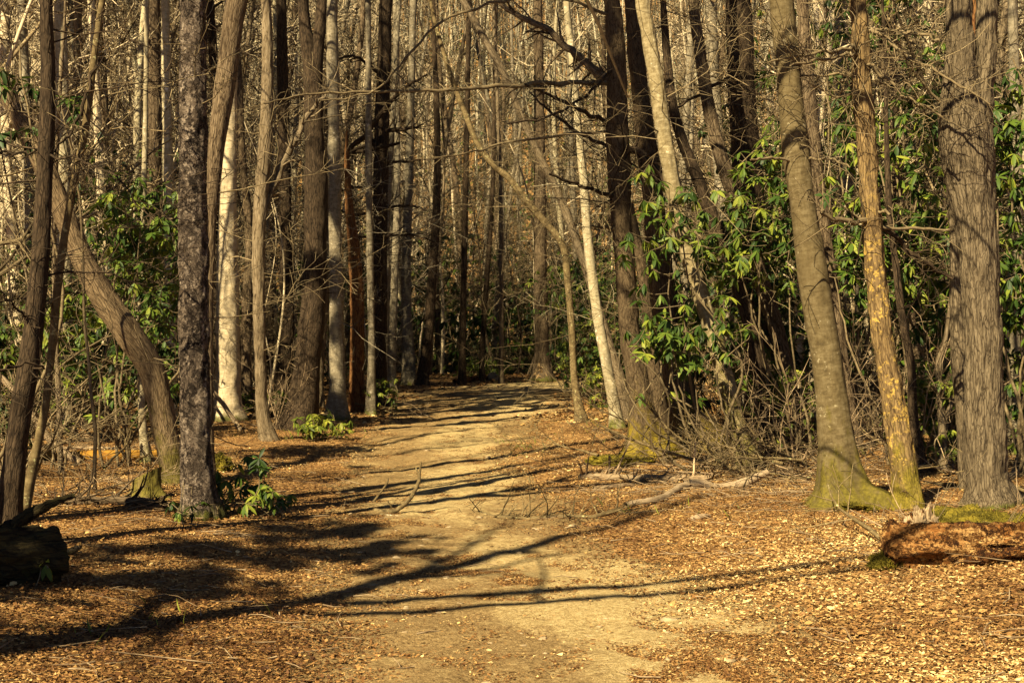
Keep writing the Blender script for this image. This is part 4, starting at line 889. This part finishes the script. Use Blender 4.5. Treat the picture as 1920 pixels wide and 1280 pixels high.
def lump(label, name, cat, px, py, w_, h_, dep, mat, seed, rough=.3, parent=None, loc=None):
    g = ground_at(px, py) if loc is None else loc; d = g[1] if loc is None else 10.3; sx, sz = w_/2/F*d, h_/F*d
    n1, n2 = 110, 44; th = np.arange(n1)*2*math.pi/n1; ph = np.linspace(.02, math.pi*.56, n2)
    TH, PH = np.meshgrid(th, ph); X, Y, Z = np.sin(PH)*np.cos(TH), np.sin(PH)*np.sin(TH), np.cos(PH)
    q = 1+rough*fbm(X*1.6+seed, Y*1.6, Z*1.6+seed, 5, .55)+.07*fbm(X*14+seed, Y*14, Z*14, 2)
    V = np.stack([X*sx*q, Y*dep*q, Z*sz*q], 2).reshape(-1, 3)
    i = np.arange(n2-1)[:, None]*n1; j = np.arange(n1)[None]; j2 = (j+1) % n1
    mb = MB(); mb.add(V, np.stack([i+j, i+n1+j, i+n1+j2, i+j2], 2).reshape(-1, 4), bc=V, tone=.5)
    if mat is M_MOSS:                        # short moss fibres standing on the cushion
        r_ = np.random.default_rng(seed); k = r_.integers(0, len(V), 3500); N = len(k); D = V[k]/np.array((sx, dep, sz))**2*np.array((1, 1, 1.)); D = D/(np.linalg.norm(D, axis=1)[:, None]+1e-9)+r_.normal(size=(N, 3))*.45+np.array((0, 0, .3)); D /= np.linalg.norm(D, axis=1)[:, None]
        LL = r_.uniform(.010, .032, N); X_, Q_ = leaf_arrays(V[k]+r_.normal(size=(N, 3))*.006, D, np.roll(D, 1, axis=1), LL, LL*.3, np.full(N, .3), .1); mb.add(X_, Q_, tone=.5)
    o = mb.build(name, mat, parent); o.location = g
    if parent is None: tag(o, label, cat)
    return o
lump('', 'broken_chunk', '', 0, 0, 62, 52, .12, BK['deadwood'], 5, .45, e, np.array((.23, -.02, ra*1.35)))
lump('', 'broken_chunk', '', 0, 0, 60, 44, .12, BK['rot'], 8, .55, e, np.array((.10, -.03, ra*.75)))
# jagged broken wood standing on the rotten log
mb = MB(); r = np.random.default_rng(31)
for k in range(9):
    x0 = r.uniform(.10, .34); hgt = r.uniform(.06, .19)*(1-abs(x0-.21)*3.2); p0 = np.array((x0, r.normal()*.04, ra*1.5)); p1 = p0+np.array((r.normal()*.03, r.normal()*.02, max(hgt, .03)))
    mb.tube(np.array([p0, (p0+p1)/2+r.normal(size=3)*.008, p1]), np.array([.028, .022, .008]), 6, off=k*2., cap=True)
for k in range(50):
    x0 = r.uniform(.05, 1.5); a_ = r.uniform(-.9, 1.5); p0 = np.array((x0, -math.cos(a_)*ra*.85, ra*.72+math.sin(a_)*ra*.85)); d_ = np.array((r.uniform(.8, 1.2), r.normal()*.15-.1, r.normal()*.12))
    mb.tube(np.array([p0, p0+d_*.08, p0+d_*r.uniform(.12, .3)]), np.array([.012, .014, .004]), 5, off=k*2.)
mb.build('broken_splinter', [BK['rot'], BK['peeled']], e)
lump('green and yellow moss hummock before the broad splitting trunk', 'moss_hummock', 'moss', 1850, 1004, 210, 48, .55, M_MOSS, 7, .32)
lump('smaller moss cushion against the rotten log', 'moss_hummock', 'moss', 1775, 1000, 90, 34, .3, M_MOSS, 9, .35)
lump('thin moss patch by the olive trunk foot', 'moss_hummock', 'moss', 1600, 952, 110, 14, .25, M_MOSS, 11, .4)
lump('moss cushion at the rotten log end', 'moss_hummock', 'moss', 1660, 1062, 60, 16, .1, M_MOSS, 12, .4)
lump('moss cushion at the foot of the limbed trunk', 'moss_hummock', 'moss', 1165, 868, 110, 14, .3, M_MOSS, 13, .4)
lump('grey boulder at the far end of the path', 'boulder', 'stone', 925, 713, 22, 14, .25, M_STONE, 15, .3)
lump('moss patch past the scaly pine', 'moss_hummock', 'moss', 415, 880, 36, 26, .25, M_MOSS, 16, .4)
e2, b2, ra2 = big_log('dark mossy log with a square-cut end in the shade', ((104,1090),(-230,1112)), 104, 'logdark', 8, 'mossy_log', .3, 'logdark')
fallen('grey broken branch poking out behind the dark mossy log', [(112,1045,12,None),(135,1032,14,0),(152,1025,8,0)], 'furrow', 19)
# mossy stump
g = ground_at(275, 934); e = empty('tree_stump', g, 'small mossy stump with a slanted top before the leaning trunk', 'stump')
mb = MB(); d = g[1]; rs = 26/F*d; hs_ = 46/F*d
k = 40; a = np.arange(k)*2*math.pi/k; zz = np.linspace(-.1, 1, 24)[:, None]
rr = rs*(1+.7*np.exp(-np.maximum(zz, 0)*4)*(.6+.5*np.cos(a*5+1)[None]))*(1+.12*fbm(np.cos(a)[None]*2, np.sin(a)[None]*2, zz*2, 4))
X = np.cos(a)[None]*rr; Y = np.sin(a)[None]*rr; Z = zz*hs_*(1+.28*np.cos(a)[None]*np.clip(zz, 0, 1))
V = np.stack([X, Y, Z], 2).reshape(-1, 3); i = np.arange(23)[:, None]*k; j = np.arange(k)[None]
mb.add(V, np.stack([i+j, i+(j+1) % k, i+k+(j+1) % k, i+k+j], 2).reshape(-1, 4), bc=V*np.array((1, 1, .6)), tone=.5)
top = V[-k:]; c = top.mean(0)[None]
mb.build('bark', BK['stump'], e)
mb = MB(); mb.add(np.vstack([top*np.array((.98, .98, 1))-np.array((0, 0, .004)), c]), T=np.stack([np.arange(k), (np.arange(k)+1) % k, np.full(k, k)], 1), bc=np.vstack([top, c]), tone=.5); mb.build('cut_face', BK['tan'], e)

# ------------------------------------------------------------------ leaf litter, crumbs on the path, pebbles, sticks
r = np.random.default_rng(123)
def scatter(n, y0, y1, pw, wfun):
    xs, ys = [], []
    tot = 0
    while tot < n:
        m = 60000
        y = y0*(y1/y0)**(r.uniform(size=m)**pw); x = r.uniform(-1, 1, m)*(.385*y+1.2)
        k = r.uniform(size=m) < wfun(x, y)
        xs.append(x[k]); ys.append(y[k]); tot += int(k.sum())
    return np.concatenate(xs)[:n], np.concatenate(ys)[:n]
def path_mask(x, y):
    u = path_u(x, y) + .30*fbm(x/.8, y/1.3, 2.2, 4, .6) - .12*(x < -.2)*(-1)
    return sstep(.50, 1.15, u)
def dead_leaves(n, y0, y1, size, wf, tone_f, curl=.35, lift=.012, asp=.62):
    x, y = scatter(n, y0, y1, 1.0, wf)
    z = height(x, y); N = n
    L = r.uniform(size[0], size[1], N)*(1+.012*np.maximum(y-10, 0)); Wd = L*asp*r.uniform(.35, 1.25, N)
    a = r.uniform(0, 2*math.pi, N); tilt = r.normal(0, .24, N); roll = r.normal(0, .24, N)
    d = np.stack([np.cos(a)*np.cos(tilt), np.sin(a)*np.cos(tilt), np.sin(tilt)], 1)
    up = np.stack([np.zeros(N), np.zeros(N), np.ones(N)], 1); s = np.cross(up, d); s /= np.linalg.norm(s, axis=1)[:, None]
    nn = np.cross(d, s); s2 = s*np.cos(roll)[:, None]+nn*np.sin(roll)[:, None]; nn = np.cross(d, s2)
    on = path_mask(x, y)
    c = np.stack([x, y, z+lift*(.3+.7*on)+r.uniform(0, .012, N)*on+(1-on)*(.010+.0012*y)], 1)
    cu1 = r.normal(0, curl, N)*L*.5; cu2 = r.normal(0, curl, N)*L*.5
    V = np.zeros((N, 6, 3))
    V[:, 0] = c - d*(L*.5)[:, None] + nn*(cu1*.6)[:, None]
    V[:, 1] = c - d*(L*.12)[:, None] + s2*(Wd*.5)[:, None] + nn*(cu2*.5)[:, None]
    V[:, 2] = c + d*(L*.22)[:, None] + s2*(Wd*.38)[:, None] + nn*(cu2*.5)[:, None]
    V[:, 3] = c + d*(L*.5)[:, None] + nn*(cu1)[:, None]
    V[:, 4] = c + d*(L*.22)[:, None] - s2*(Wd*.38)[:, None] + nn*(cu2*.4)[:, None]
    V[:, 5] = c - d*(L*.12)[:, None] - s2*(Wd*.5)[:, None] + nn*(cu2*.4)[:, None]
    o6 = np.arange(N)[:, None]*6
    Q = np.concatenate([o6+np.array([[0, 1, 4, 5]]), o6+np.array([[1, 2, 3, 4]])])
    return V.reshape(-1, 3), Q, np.repeat(tone_f(x, y), 6)
def tone_main(x, y):
    base = r.beta(1.7, 2.0, len(x)); patch = fbm(x/1.8, y/2.6, 11.0, 3)
    return np.clip(base+.30*patch+.14*fbm(x/.5, y/.7, 13.0, 2)+.08*sstep(-1, 4, x)-.04, 0, 1)
mb = MB()
V, Q, T = dead_leaves(310000, 5.5, 30, (.009, .033), lambda x, y: .08+.92*path_mask(x, y), tone_main); mb.add(V, Q, tone=T)
V, Q, T = dead_leaves(16000, 5.5, 30, (.028, .058), lambda x, y: 05e-2+.95*path_mask(x, y)*(.45+.55*sstep(-2, 2, x)), tone_main, .25); mb.add(V, Q, tone=T)
V, Q, T = dead_leaves(30000, 26, 75, (.07, .13), lambda x, y: .05+.95*path_mask(x, y), tone_main); mb.add(V, Q, tone=T)
tag(mb.build('fallen_leaves', M_DEAD, smooth=False), 'brown and tan dead leaves covering the forest floor', 'leaves', kind='stuff')
mb = MB()
def crumbw(x, y):
    p = fbm(x/.8, y/2.0, 31.0, 4); return (1-path_mask(x, y))*np.clip(.15+1.0*sstep(-.3, .35, p), 0, 1)
V, Q, T = dead_leaves(190000, 5.5, 40, (.006, .036), crumbw, lambda x, y: np.clip(r.beta(1.6, 2.6, len(x)), 0, 1), .25, .003, .4); mb.add(V, Q, tone=T)
tag(mb.build('leaf_crumbs', M_DEAD, smooth=False), 'scraps of dead leaf and needle strewn on the path', 'leaf litter', kind='stuff')
# pebbles
mb = MB(); ico = np.array([(math.cos(t)*math.sin(p), math.sin(t)*math.sin(p), math.cos(p)) for p in (.5, 1.2, 1.9) for t in np.arange(7)*2*math.pi/7+p]+[(0, 0, 1)])
jj = np.arange(7); j2 = (jj+1) % 7
QI = np.concatenate([np.stack([jj, jj+7, j2+7, j2], 1), np.stack([jj+7, jj+14, j2+14, j2+7], 1)]); TI = np.stack([jj, j2, np.full(7, 21)], 1)
x, y = scatter(150, 6, 34, 1.0, lambda x, y: (1-path_mask(x, y)))
for a_, b_ in zip(x, y):
    s = r.uniform(.006, .020)*(1.9 if r.uniform() < .08 else 1); c_ = math.cos(r.uniform(0, 6.28)); q = ico*(1+.25*r.normal(size=(22, 1)))*np.array((s*r.uniform(.9, 1.8), s, s*.5))
    mb.add(q+np.array((a_, b_, h1(a_, b_)+.014+.001*b_)), QI, TI)
tag(mb.build('pebbles', M_STONE), 'small pale stones bedded in the path', 'pebbles', kind='stuff')
# loose small sticks
mb = MB()
x, y = scatter(1000, 6, 26, 1.0, lambda x, y: .12+.88*path_mask(x, y))
for (cx, cy, sx, sy, num) in ((1330, 915, 110, 25, 260), (1480, 890, 50, 30, 200), (1780, 1000, 90, 30, 120), (1250, 870, 80, 15, 100), (200, 900, 110, 40, 160)):
    for _ in range(num):
        g = ground_at(r.normal(cx, sx), r.normal(cy, sy)); x = np.append(x, g[0]); y = np.append(y, g[1])
for a_, b_ in zip(x, y):
    L = r.uniform(.05, .30)*(1.8 if b_ > 11 else 1)*(1.6 if r.uniform() < .1 else 1); an = r.uniform(0, 6.28); dv = np.array((math.cos(an), math.sin(an), r.normal()*.12)); p0 = np.array((a_, b_, h1(a_, b_)+.03)); m_ = p0+dv*L*.5+r.normal(size=3)*L*.05
    p1 = p0+dv*L; p1[2] = max(p1[2], h1(p1[0], p1[1])+.015)
    mb.tube(np.array([p0, m_, p1]), np.array([1, .8, .5])*r.uniform(.002, .0055), 4, off=float(r.uniform(0, 90)))
tag(mb.build('small_sticks', BK['deadwood']), 'thin broken sticks strewn through the leaf litter', 'sticks', kind='stuff')
# sparse grass
mb = MB()
B = []
for (cx, cy, sx, sy, num) in ((985, 840, 40, 10, 60), (1120, 800, 30, 10, 50), (1000, 720, 60, 5, 120), (1290, 960, 60, 8, 14), (250, 1180, 160, 20, 16), (560, 822, 60, 5, 40)):
    for _ in range(num):
        g = ground_at(r.normal(cx, sx), min(max(r.normal(cy, sy), 714), 1270)); B.append(g)
B = np.array(B); N = len(B); a = r.uniform(0, 6.28, N); D = np.stack([np.cos(a)*.6, np.sin(a)*.6, np.ones(N)], 1); D /= np.linalg.norm(D, axis=1)[:, None]
LL = r.uniform(.05, .14, N); V, Q = leaf_arrays(B, D, np.stack([-np.sin(a), np.cos(a), np.zeros(N)], 1), LL, LL*.09, np.full(N, .4), .1); mb.add(V, Q, tone=np.repeat(r.uniform(.2, 1, N), 12))
tag(mb.build('grass', M_LIGHT), 'sparse grass blades along the path side', 'grass', kind='stuff')

# ------------------------------------------------------------------ labels for the repeats
LAND = [(25, 'the dark upright trunk'), (120, 'the pale blotched trunk'), (265, 'the white-flecked birch pole'), (365, 'the scaly pine'), (425, 'the thick pale trunk'), (490, 'the forking trunk'), (580, 'the big dark trunk'), (632, 'the mottled grey trunk'), (711, 'the black dead hemlock'), (765, 'the upright grey trunk'), (868, 'the black slim trunk'), (945, 'the fine tan pole'), (1016, 'the stout grey trunk'), (1078, 'the pale-footed thin tree'), (1135, 'the white patched birch'), (1190, 'the limbed mossy-footed trunk'), (1270, 'the massive brown trunk'), (1350, 'the spotted birch'), (1420, 'the massive black trunk'), (1555, 'the olive trunk'), (1670, 'the lichen trunk'), (1840, 'the broad splitting trunk')]
ORD = ['first', 'second', 'third', 'fourth', 'fifth', 'sixth', 'seventh', 'eighth', 'ninth', 'tenth', 'eleventh', 'twelfth', 'thirteenth', 'fourteenth', 'fifteenth']
def relabel(items):
    bins = {}
    for o, t, px, y in items:
        l = min(LAND, key=lambda q: abs(q[0]-px)); side = 'left' if px < l[0] else 'right'
        zone = 'far back' if y > 62 else 'mid-distance' if y > 36 else 'near'
        bins.setdefault((t, zone, l, side), []).append((abs(px-l[0]), o))
    for (t, zone, l, side), lst in bins.items():
        lst.sort(key=lambda q: q[0])
        for i, (_, o) in enumerate(lst):
            nth = ORD[min(i, 14)]+' ' if len(lst) > 1 else ''
            o['label'] = f'{nth}{t}, {zone}, just {side} of {l[1]}'
relabel(THK); relabel(WOOD); relabel(SAP); relabel(SHR); relabel(BRU)
# unused originals would sit under the ground
for o in [o for o in bpy.data.objects if o.parent is None and o.location.z < -400]:
    for ch in [c for c in bpy.data.objects if c.parent == o]: bpy.data.objects.remove(ch)
    bpy.data.objects.remove(o)
